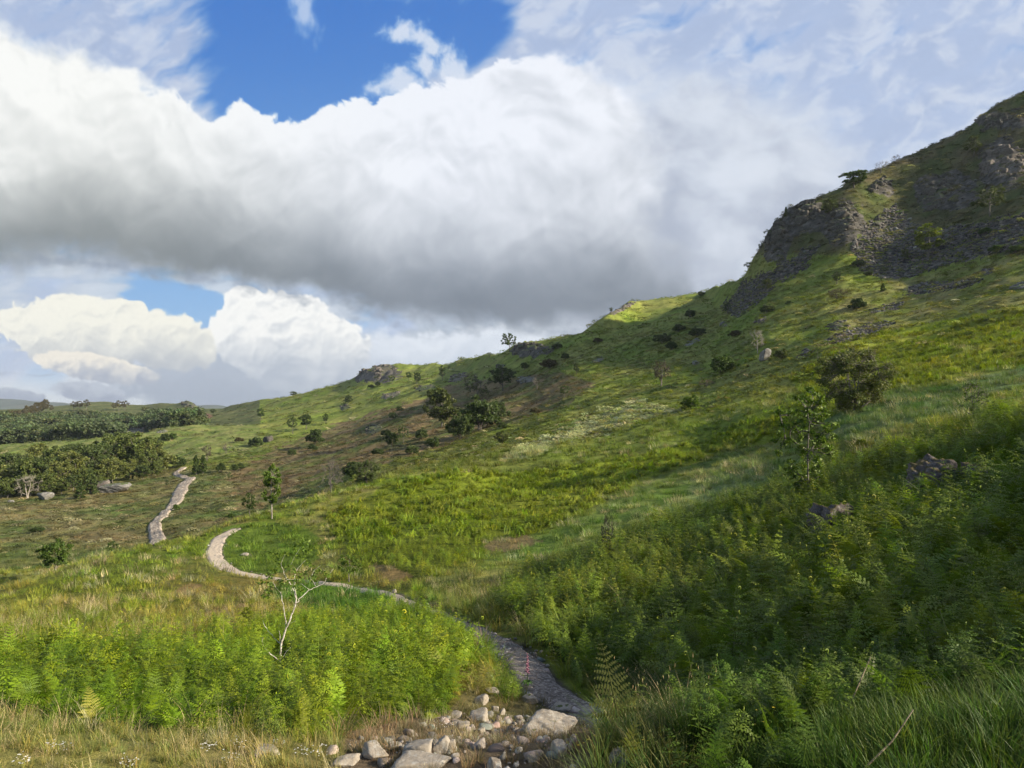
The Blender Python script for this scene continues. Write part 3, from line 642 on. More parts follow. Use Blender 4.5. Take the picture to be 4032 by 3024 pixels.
# ------------------------------------------------------------------ plants as instanced ground cover
def rot_(v, az):
    c, s = math.cos(az), math.sin(az); return (v[0]*c-v[1]*s, v[0]*s+v[1]*c, v[2])
def frond(g, r, H=.8, npin=11, npul=9, stem=.45, lean=.9, az=0., Lp=.30, crozier=False, wpul=.0095, org=(0, 0, 0)):
    """one bracken frond: bare stalk, arching blade, opposite pinnae each set with narrow pinnules"""
    P = []; n = 12; a = .06; p = np.array([0., 0., 0.]); sl = H/n*1.12
    pts = [p.copy()]; dirs = []
    for i in range(n):
        t = (i+1)/n
        a = .05+lean*max(0, (t-stem*.8))**1.15*1.35
        dv = np.array([math.sin(a), 0, math.cos(a)]); dirs.append(dv); p = p+dv*sl; pts.append(p.copy())
    tw = r.uniform(-.2, .2)
    def W(q): q = rot_(q, az); return (q[0]+org[0], q[1]+org[1], q[2]+org[2])
    ns = int(n*stem)
    g.tube([W(q) for q in pts], [.0055*(1-.75*i/n) for i in range(n+1)], 3, (.95, .95, .5))
    for k in range(npin):
        t = stem+(1-stem)*(k+.2)/npin; fi = t*n; i = min(int(fi), n-1); fr = fi-i
        b = pts[i]*(1-fr)+pts[i+1]*fr; dv = dirs[i]
        s = (k+.2)/npin; L = Lp*(1-s)**.82*(1 if k else .92)*r.uniform(.88, 1.08)+.012
        nrm = np.array([dv[2], 0, -dv[0]])         # lower side of the blade
        for sd in (-1, 1):
            sweep = .38+.35*s+r.uniform(-.08, .08); dr = r.uniform(.02, .22)
            ax = np.array([0, sd, 0])*math.cos(sweep)+dv*math.sin(sweep)-nrm*(-dr) if False else np.array([0, sd*math.cos(sweep), 0])+dv*math.sin(sweep)
            ax = ax/np.linalg.norm(ax)
            droop = r.uniform(.05, .35)
            m = max(3, int(npul*(L/Lp)**.7)) if npul else 0
            shade = r.uniform(.8, 1.15)
            pm = lambda q: b+ax*L*q+np.array([0, 0, -droop*L*q*q])
            if npul == 0:
                w = L*.16; side = np.cross(ax, nrm); e1 = pm(.35); e2 = pm(1.0)
                g.add([W(pm(0)), W(e1+side*w), W(e2), W(e1-side*w)], [(0, 1, 2, 3)], (shade, shade, shade*.9)); continue
            side = np.cross(ax, nrm); side /= np.linalg.norm(side)
            for j in range(m):
                q = (j+.4)/m; l = (.30*L)*(1-q)**.65*.55+.007; l = min(l, .055); c0 = pm(q); wq = L/m*.46
                for s2 in (-1, 1):
                    d2 = side*s2+ax*.35+np.array([0, 0, r.uniform(-.35, .2)]); d2 = d2/np.linalg.norm(d2)*l
                    mid = c0+d2*.55
                    g.add([W(c0-ax*wq*.8), W(mid-ax*wq*.75), W(c0+d2), W(c0+ax*wq*.8)], [(0, 1, 2, 3)], (shade, shade, shade*.9))
    if crozier:
        e = pts[-1]; dv = dirs[-1]; q = []; a0 = math.atan2(dv[0], dv[2])
        for i in range(10):
            a1 = a0+i*.62; rr = .020*(1-i/12); e = e+np.array([math.sin(a1), 0, math.cos(a1)])*rr*.8; q.append(W(e))
        g.tube(q, [.006]*10, 3, (1.9, 1.6, 1.5))
def bracken_plant(g, r, H=1., pairs=7, npul=12, Lp=.40, az=0., org=(0, 0, 0), wide=.62, cro=True):
    """a whole bracken plant: upright stalk carrying opposite side blades held almost level, each a small feather"""
    lean = r.uniform(.10, .38); n = 8; pts = []
    for i in range(n+1):
        t = i/n; pts.append(np.array([lean*t*t*H*.8, 0, H*t*(1-.12*lean*t)]))
    def W(q): q = rot_(q, az); return (q[0]+org[0], q[1]+org[1], q[2]+org[2])
    g.tube([W(q) for q in pts], [.0065*(1-.7*i/n) for i in range(n+1)], 3, (.95, .95, .5))
    for k in range(pairs):
        s = k/pairs; t = .30+.68*s**.9; fi = t*n; i = min(int(fi), n-1); b = pts[i]*(1-(fi-i))+pts[i+1]*(fi-i)
        L0 = Lp*H*(1-s)**.75+.03*H
        for sd in (-1, 1):
            L = L0*r.uniform(.8, 1.1); a = sd*(math.pi/2-r.uniform(.1, .5)-.35*s)+r.uniform(-.15, .15); rise = r.uniform(.15, .55)+.3*s; dr = r.uniform(.35, .85)
            hd = np.array([math.cos(a), math.sin(a), 0]); side = np.array([-math.sin(a), math.cos(a), r.uniform(-.25, .25)]); side /= np.linalg.norm(side); sh = r.uniform(.78, 1.18)
            P = lambda q: b+hd*L*q+np.array([0, 0, L*(rise*q-dr*q*q)])
            m = max(4, int(npul*(L/(Lp*H))**.6)) if npul else 0
            if not m:
                w = L*.30; c0, c1, c2 = P(0), P(.3), P(1); g.add([W(c0), W(c1+side*w), W(c2), W(c1-side*w)], [(0, 1, 2, 3)], (sh, sh, sh*.9)); continue
            for j in range(m):
                q = (j+.3)/m; c0 = P(q); tg = P(min(q+.1, 1))-c0; tg = tg/(np.linalg.norm(tg)+1e-9); l = L*wide*.5*(1-q)**.8+.006*H; wq = L/m*.40
                for s2 in (-1, 1):
                    d2 = side*s2+tg*r.uniform(.25, .5)+np.array([0, 0, r.uniform(-.3, .1)]); d2 = d2/np.linalg.norm(d2)*l*r.uniform(.85, 1.1); mid = c0+d2*.42
                    g.add([W(c0-tg*wq*.5), W(mid-tg*wq), W(c0+d2), W(mid+tg*wq)], [(0, 1, 2, 3)], (sh, sh, sh*.9))
    if cro:
        e = pts[-1]; q = []
        for i in range(9):
            a1 = .3+i*.66; rr = .022*H*(1-i/12); e = e+np.array([math.sin(a1), 0, math.cos(a1)])*rr; q.append(W(e))
        g.tube(q, [.0065]*9, 3, (1.7, 1.45, 1.5))
def blades(g, r, n, H, spread, w, lean, cols, seg=3, heads=0):
    for i in range(n):
        a = r.uniform(0, 6.283); rr = spread*math.sqrt(r.random()); bx, by = rr*math.cos(a), rr*math.sin(a); h = H*r.uniform(.5, 1.15)
        az = a+r.uniform(-1.2, 1.2); ln = lean*r.uniform(.3, 1.3); c = r.choice(cols); k = r.uniform(.75, 1.2); c = tuple(x*k for x in c)
        sx, sy = -math.sin(az)*w, math.cos(az)*w; v = []
        for j in range(seg+1):
            t = j/seg; o = ln*h*t*t; z = h*(t-.28*ln*t*t); ww = (1-t)**.7 if j < seg else 0
            v += [(bx+math.cos(az)*o+sx*ww, by+math.sin(az)*o+sy*ww, z), (bx+math.cos(az)*o-sx*ww, by+math.sin(az)*o-sy*ww, z)]
        g.add(v, [(2*j, 2*j+1, 2*j+3, 2*j+2) for j in range(seg)], c)
        if heads and r.random() < heads:
            o = ln*h; z = h*(1-.28*ln); b = (bx+math.cos(az)*o, by+math.sin(az)*o, z); q = w*1.2
            g.add([(b[0]-q, b[1], b[2]), (b[0], b[1]-q, b[2]+h*.06), (b[0]+q, b[1], b[2]), (b[0], b[1], b[2]+h*.10)], [(0, 1, 2, 3)], tuple(x*1.15 for x in c))
def clump(g, r, n, R_, H, sz, flat=.5):
    """a low hummock of leaves"""
    for i in range(n):
        a = r.uniform(0, 6.283); q = math.sqrt(r.random()); z = H*(1-q*q)*r.uniform(.35, 1.1); x, y = R_*q*math.cos(a), R_*q*math.sin(a)
        s = sz*r.uniform(.6, 1.4); b = r.uniform(0, 6.283); tl = r.uniform(-flat, flat)*2; c = r.uniform(.6, 1.3)
        ca, sa = math.cos(b), math.sin(b)
        g.add([(x-s*ca, y-s*sa, z-s*tl*.5), (x-s*.4*sa, y+s*.4*ca, z+s*.1), (x+s*ca, y+s*sa, z+s*tl*.5), (x+s*.4*sa, y-s*.4*ca, z-s*.05)], [(0, 1, 2, 3)], (c, c, c*.9))
M_FERN = leaf_mat('bracken_leaf', None, .25, .38, scale=2.)
M_GRASS = leaf_mat('grass_blade', None, .2, .32, scale=2.)
M_STONE = rock_mat('path_stone', (.22,.20,.18), (.33,.30,.27), scale=6, lich=.3, mossy=.2)
def protos(base, builders, mat, col=True):
    c = bpy.data.collections.new(base+'_kinds')
    for i, b in enumerate(builders):
        g = G(); b(g, random.Random(100+i)); c.objects.link(bpy.data.objects.new('%s_%02d' % (base, i), g.mesh(base, mat, False, col)))
    return c
def scatter(name, coll, P, rz, tilt, scl, idx, tint, label):
    n = len(P); me = bpy.data.meshes.new(name); me.vertices.add(n); me.vertices.foreach_set('co', np.asarray(P, np.float32).ravel())
    def at(nm, ty, key, val):
        a = me.attributes.new(nm, ty, 'POINT'); a.data.foreach_set(key, np.asarray(val, np.float32 if key != 'value' or ty == 'FLOAT' else np.int32).ravel())
    at('rot', 'FLOAT_VECTOR', 'vector', np.stack([tilt[0], tilt[1], rz], -1)); at('scl', 'FLOAT', 'value', scl)
    a = me.attributes.new('idx', 'INT', 'POINT'); a.data.foreach_set('value', np.asarray(idx, np.int32))
    vcol(me, 'tint', np.clip(tint, .005, .95)); me.update()
    o = obj(name, me)
    g = bpy.data.node_groups.new(name, 'GeometryNodeTree'); g.interface.new_socket('Geometry', in_out='INPUT', socket_type='NodeSocketGeometry'); g.interface.new_socket('Geometry', in_out='OUTPUT', socket_type='NodeSocketGeometry')
    N = g.nodes; L = g.links; i_ = N.new('NodeGroupInput'); o_ = N.new('NodeGroupOutput')
    ci = N.new('GeometryNodeCollectionInfo'); ci.inputs['Collection'].default_value = coll; ci.inputs['Separate Children'].default_value = True; ci.inputs['Reset Children'].default_value = True
    ip = N.new('GeometryNodeInstanceOnPoints'); ip.inputs['Pick Instance'].default_value = True
    def na(nm, ty):
        q = N.new('GeometryNodeInputNamedAttribute'); q.data_type = ty; q.inputs['Name'].default_value = nm; return [s for s in q.outputs if s.enabled and s.name == 'Attribute'][0]
    er = N.new('FunctionNodeEulerToRotation'); L.new(na('rot', 'FLOAT_VECTOR'), er.inputs[0])
    L.new(i_.outputs[0], ip.inputs['Points']); L.new(ci.outputs[0], ip.inputs['Instance']); L.new(na('idx', 'INT'), ip.inputs['Instance Index'])
    L.new(er.outputs[0], ip.inputs['Rotation']); L.new(na('scl', 'FLOAT'), ip.inputs['Scale']); L.new(ip.outputs[0], o_.inputs[0])
    md = o.modifiers.new('plants', 'NODES'); md.node_group = g
    return tag(o, label, name.replace('_', ' '), kind='stuff')
RS = np.random.default_rng(11)
def cand(d0, d1, dens, margin=1.12):
    """random points on the ground in the seen wedge between two distances, dens per square metre"""
    hw = .75*margin
    area = hw*(d1*d1-d0*d0)+5.4*(d1-d0); n = int(area*dens); y = np.sqrt(RS.random(n)*(d1*d1-d0*d0)+d0*d0); x = (RS.random(n)*2-1)*(hw*y+2.7)
    return x, y
def pick(x, y, thin=1.):
    z = ground(x, y); pw = pdist(x, y, PWD); return z-.05*sst(.25, -.05, pw)
def emit(name, coll, parts, label, ni):
    P, rz, tx, ty, sc, ix, tn = [np.concatenate(q) for q in zip(*parts)]
    return scatter(name, coll, P, rz, (tx, ty), sc, ix, tn, label)
def part(x, y, z, s, idx, tint, tilt=.12):
    n = len(x); t = np.clip(tint, .004, .9)*RS.normal(1, .13, (n, 1)).clip(.6, 1.5); t *= RS.uniform(.66, 1.3, (n, 1)); t[:, 0] *= RS.normal(1, .09, n).clip(.7, 1.4)
    return (np.stack([x, y, z], -1), RS.random(n)*6.283, RS.normal(0, tilt, n), RS.normal(0, tilt, n), s, idx, t)
# --- bracken
bks = []
for i in range(6): bks.append(lambda g, r, i=i: bracken_plant(g, r, 1.0, 6+i % 3, 8, .36+.03*(i % 4), wide=.72, cro=i % 2 == 0))
for i in range(2): bks.append(lambda g, r, i=i: frond(g, r, .85, 12, 9, .30, 1.15+.25*i, 0, .24))
def far_clump(nf, pairs, npul, sp):
    def f(g, r):
        for k in range(nf): bracken_plant(g, r, r.uniform(.7, 1.1), pairs, npul, .42, r.uniform(0, 6.28), (r.uniform(-sp, sp), r.uniform(-sp, sp), 0), cro=False)
    return f
bks += [far_clump(2, 6, 6, .3)]*3                      # 8..10  middle distance
bks += [far_clump(5, 6, 0, .5)]*3                      # 11..13 farther off
c_br = protos('bracken', bks, M_FERN)
parts = []
def br_band(d0, d1, dens, lo, hi, hs, thr=.0, tl=.26, tipc=None):
    x, y = cand(d0, d1, dens); z = pick(x, y); col, br, gr, st, h, rock, sc, u, v, d = zones(x, y, z)
    k = (RS.random(len(x)) < br*.62*np.where((y < 20) & (x/np.maximum(y, 1) > .12), .85, 1))
    x, y, z, col, h = x[k], y[k], z[k], col[k], h[k]; n = len(x)
    s = h*RS.uniform(.6, 1.2, n)*hs
    kk = y > 2.4+.5*(x > 1.2); parts.append([q[kk] for q in part(x, y, z-.02, s, np.where((x/np.maximum(y, 1) > .12) & (y < 20) & (RS.random(n) < .34), RS.integers(6, 8, n), RS.integers(lo, hi, n)), col, tl)])
br_band(1.7, 4, 110, 0, 8, 1.1)
br_band(4, 9, 66, 0, 8, 1.05)
br_band(9, 20, 40, 0, 7, 1.05)
br_band(20, 36, 13, 8, 11, 1.05)
br_band(36, 80, 4.2, 11, 14, 1.1)
br_band(80, 230, 1.3, 11, 14, 1.3)
emit('bracken', c_br, parts, 'green bracken fronds covering the slopes, brightest beside the path', 13)
# --- grass
gks = []
for i in range(3): gks.append(lambda g, r: blades(g, r, 46, .30, .10, .0042, .7, [(1, 1, 1), (.8, 1, .8), (1.4, 1.2, 1.1)], 3))
for i in range(3): gks.append(lambda g, r: blades(g, r, 34, .42, .14, .0028, .8, [(1.2, 1.1, 1.), (1, .95, .9), (1.5, 1.35, 1.3)], 3, heads=.5))
for i in range(3): gks.append(lambda g, r: blades(g, r, 60, .42, .45, .011, .8, [(1, 1, 1), (.8, .95, .8), (1.3, 1.2, 1.1)], 2))
for i in range(3): gks.append(lambda g, r: clump(g, r, 70, 1.0, .32, .16, .5))
for i in range(2): gks.append(lambda g, r: blades(g, r, 150, .62, .13, .0042, .85, [(1, 1, 1), (.8, 1, .8), (1.2, 1.1, 1)], 4))
c_gr = protos('grass', gks, M_GRASS)
parts = []
STRAW = A3(.37,.335,.20)
def gr_band(d0, d1, dens, lo, hi, hs, straw=True):
    x, y = cand(d0, d1, dens); z = pick(x, y); col, br, gr, st, h, rock, sc, u, v, d = zones(x, y, z)
    k = RS.random(len(x)) < gr*.85
    n = k.sum(); c = col[k]; iss = RS.random(n) < st[k]*.55*(1 if straw else .6); c = np.where(iss[:, None], STRAW*RS.uniform(.6, 1.1, (n, 1)), c)
    idx = np.where(iss & (hi <= 6), RS.integers(3, 6, n), RS.integers(lo, hi, n))
    parts.append(part(x[k], y[k], z[k]-.01, RS.uniform(.55, 1.25, n)*hs*np.clip(h[k]/.35, .6, 1.5), idx, c, .2))
gr_band(1.7, 5.5, 190, 0, 3, .50)
gr_band(5.5, 9, 70, 0, 3, .62)
gr_band(9, 24, 14, 0, 3, 1.25)
gr_band(24, 70, 2.6, 6, 9, 1.0)
gr_band(70, 210, 1.1, 9, 12, .85)
gr_band(210, 520, .07, 9, 12, 2.0)
x, y = cand(1.6, 3.0, 420); k = (x/y > .45); x, y = x[k], y[k]; n = len(x)
parts.append(part(x, y, pick(x, y)-.01, RS.uniform(.25, .6, n), RS.integers(0, 3, n), np.tile(A3(.080,.130,.024), (n, 1)), .25))
# long dark tussocks beside the path on the right
x, y = cand(2.5, 13, 13.); z = pick(x, y); u = CX+F*x/y; v = HY-F*z/y
k = (inpoly(u, v, Z_BANKGRASS) | (blob(u, v, 646, 750, 40, 18) > 0)) & (pdist(x, y, PWD) > .12)
parts.append(part(x[k], y[k], z[k], RS.uniform(.26, .52, k.sum()), RS.integers(12, 14, k.sum()), np.tile(A3(.060,.105,.018), (k.sum(), 1)), .15))
emit('grass', c_gr, parts, 'grass tufts, green and straw coloured, between the bracken and the path', 14)
# ------------------------------------------------------------------ trees and bushes
def V3(*a): return Vector(a)
def limb(g, r, a, b, r0, r1, n=6, wob=.10, seg=5, c=None, sag=0.):
    a = Vector(a); b = Vector(b); L = (b-a).length; pts = []; o = Vector((r.gauss(0, 1), r.gauss(0, 1), r.gauss(0, .6)))*wob*L; o2 = Vector((r.gauss(0, 1), r.gauss(0, 1), r.gauss(0, .6)))*wob*L*.6
    for i in range(n+1):
        t = i/n; p = a.lerp(b, t)+o*math.sin(t*math.pi)+o2*math.sin(2*t*math.pi); p.z += -sag*L*math.sin(t*math.pi); pts.append(p)
    g.tube(pts, [r0+(r1-r0)*i/n for i in range(n+1)], seg, c); return pts
def leaves(g, r, c, rad, n, sz, fl=.7):
    """a spray of single leaves round a twig end"""
    for i in range(n):
        while True:
            q = Vector((r.uniform(-1, 1), r.uniform(-1, 1), r.uniform(-1, 1)))
            if q.length < 1: break
        q = q*(.35+.65*r.random()); p = Vector(c)+Vector((q.x*rad, q.y*rad, q.z*rad*fl)); s = sz*r.uniform(.6, 1.35)
        a = Vector((r.gauss(0, 1), r.gauss(0, 1), r.gauss(0, .5))).normalized(); b = a.cross(Vector((r.gauss(0, 1), r.gauss(0, 1), r.gauss(0, 1)))).normalized()
        k = r.uniform(.62, 1.3); h = r.uniform(.9, 1.12)
        g.add([tuple(p-a*s), tuple(p+b*s*.55), tuple(p+a*s), tuple(p-b*s*.55)], [(0, 1, 2, 3)], (k*h, k, k*.9))
def make_tree(seed, H=1., crown=(.38, .38, .36), cz=.62, trunk=.035, ntips=46, nl=42, lsz=.028, crad=.085, lean=0., stems=1, fork=.28, low=0., shape='round', bare=0.):
    """returns (wood, foliage) piles for a tree of unit height"""
    r = random.Random(seed); w = G(); f = G()
    top = []
    for s in range(stems):
        a = r.uniform(0, 6.28); o = .035*(s > 0); e = V3(lean+.10*math.cos(a)*(stems > 1)+r.gauss(0, .02), .10*math.sin(a)*(stems > 1), H*(cz+.12 if shape != 'cone' else .96))
        top.append(limb(w, r, (o*math.cos(a), o*math.sin(a), -.04), e, trunk, trunk*.3, 9, .04, 6))
    tips = []
    for i in range(ntips):
        if shape == 'cone':
            z = r.uniform(.10, .98); q = (1-z)**.8*r.uniform(.55, 1.0); a = r.uniform(0, 6.28); tips.append(V3(crown[0]*q*math.cos(a), crown[1]*q*math.sin(a), z-.05*q))
        else:
            while True:
                q = V3(r.uniform(-1, 1), r.uniform(-1, 1), r.uniform(-1, 1))
                if .25 < q.length < 1 and (q.z > -.75 or low): break
            q = q*(.80+.2*r.random())/max(q.length, .45)**.55; bump = 1+.22*math.sin(3*math.atan2(q.y, q.x)+seed)+.15*math.sin(5*q.z+seed*2)
            if shape == 'dome': q.z = abs(q.z)*1.0-.15
            if shape == 'wind': q.x += .35*q.z
            tips.append(V3(lean+q.x*crown[0]*bump, q.y*crown[1]*bump, cz+q.z*crown[2]))
    mains = []
    for T in top:
        mains += [(p, trunk*(1-.7*i/9)) for i, p in enumerate(T) if i/9 > (fork if shape != 'cone' else .08)]
    nm = [] if shape == 'cone' else r.sample(tips, min(len(tips), 8+stems))
    for tp in nm:
        b = min(mains, key=lambda m: (m[0]-tp).length+abs(m[0].z-tp.z+.25)*.5); pts = limb(w, r, b[0], b[0].lerp(tp, .85), b[1]*.75, .006, 6, .10, 5)
        mains += [(p, b[1]*.55*(1-i/7)+.003) for i, p in enumerate(pts)]
    for tp in tips:
        b = min(mains, key=lambda m: (m[0]-tp).length); limb(w, r, b[0], tp, max(min(b[1]*.6, .010), .004), .0025, 4, .10, 3)
        if bare:
            for k in range(int(5+6*bare)):
                e = tp+V3(r.gauss(0, .06), r.gauss(0, .06), r.gauss(.03, .05)); limb(w, r, b[0].lerp(tp, r.uniform(.3, 1)), e, .004, .0018, 3, .08, 3)
        if nl:
            leaves(f, r, tp, crad*r.uniform(.8, 1.35), int(1.5*nl*r.uniform(.6, 1.3)), lsz*1.25)
            if r.random() < .6: leaves(f, r, b[0].lerp(tp, .6), crad*.7, nl//3, lsz)
    return w, f
M_BARK = bark_mat('bark_brown', (.06,.05,.04), (.15,.13,.11))
M_BARKG = bark_mat('bark_grey', (.07,.06,.05), (.17,.15,.125), 12)
M_BARKW = bark_mat('bark_pale', (.17,.145,.115), (.36,.32,.27), 9)
LG = {'dark': (.054,.084,.020), 'mid': (.065,.110,.018), 'olive': (.075,.095,.022), 'light': (.095,.150,.020), 'yellow': (.17,.21,.015), 'brown': (.090,.078,.035), 'fresh': (.060,.125,.022), 'wood': (.070,.100,.030), 'tan': (.13,.115,.05), 'thorn': (.110,.130,.036), 'w1': (.100,.130,.034), 'w2': (.135,.155,.044), 'w3': (.070,.098,.030)}
LM = {k: leaf_mat('leaves_'+k, v, .22, .25, scale=.9) for k, v in LG.items()}
KIND = {
 'oak':   dict(crown=(.46,.46,.38), cz=.62, trunk=.032, ntips=60, nl=60, lsz=.024, crad=.10),
 'round': dict(crown=(.50,.50,.42), cz=.55, trunk=.028, ntips=74, nl=60, lsz=.026, crad=.11, low=1),
 'open':  dict(crown=(.46,.44,.36), cz=.64, trunk=.026, ntips=46, nl=40, lsz=.022, crad=.085, lean=.05),
 'birch': dict(crown=(.24,.24,.38), cz=.60, trunk=.020, ntips=56, nl=44, lsz=.019, crad=.07, low=1, fork=.2),
 'shrub': dict(crown=(.62,.62,.74), cz=.30, trunk=.022, ntips=90, nl=70, lsz=.032, crad=.14, stems=3, fork=.05, shape='dome'),
 'thorn': dict(crown=(.62,.60,.50), cz=.46, trunk=.022, ntips=130, nl=95, lsz=.013, crad=.11, stems=3, fork=.06, low=1, bare=.05),
 'cone':  dict(crown=(.36,.36,1), trunk=.022, ntips=90, nl=40, lsz=.028, crad=.085, shape='cone'),
 'bare':  dict(crown=(.52,.50,.40), cz=.56, trunk=.026, ntips=44, nl=0, stems=2, fork=.12, low=1, bare=1.),
 'half':  dict(crown=(.50,.46,.40), cz=.56, trunk=.024, ntips=54, nl=13, lsz=.020, crad=.10, stems=2, fork=.12, low=1, bare=.8),
 'wood':  dict(crown=(.50,.50,.44), cz=.54, trunk=.020, ntips=64, nl=60, lsz=.024, crad=.115, low=1),
}
_pc = {}
def proto(kind, var, leaf, bark):
    k = (kind, var)
    if k not in _pc:
        w, f = make_tree(sum(map(ord, kind))*3+var*7, **KIND[kind]); _pc[k] = (w, f, {})
    w, f, d = _pc[k]
    if ('w', bark.name) not in d: d[('w', bark.name)] = w.mesh('trunk_'+kind, bark, True, True)
    if f.v and ('f', leaf) not in d: d[('f', leaf)] = f.mesh('crown_'+kind, LM[leaf], False, True)
    return d[('w', bark.name)], d.get(('f', leaf))
def plant(name, px, py, hpx, wpx, kind, leaf, label, cat='tree', group=None, dmin=0., dmax=1e9, bark=None, var=None, sink=.0, d=None):
    x, y, z = hit(px, py, dmin, dmax)
    if d: y = d; x = (px-CX)/F*d; z = -(py-HY)/F*d
    H = 1.12*hpx/F*y; Wd = 1.05*wpx/F*y; kw = KIND[kind]; w0 = 2.25*kw['crown'][0]
    var = rnd.randrange(3) if var is None else var
    bark = bark or {'dark': M_BARK, 'wood': M_BARK}.get(leaf, M_BARKG)
    wm, fm = proto(kind, var, leaf, bark)
    e = obj(name, None, loc=(x, y, z-sink)); e.scale = (Wd/w0, Wd/w0, H); e.rotation_euler = (0, 0, rnd.uniform(0, 6.28)); e.empty_display_size = .1
    tag(e, label, cat, group)
    obj('trunk', wm, e)
    if fm: obj('crown' if cat == 'tree' else 'foliage', fm, e)
    return e
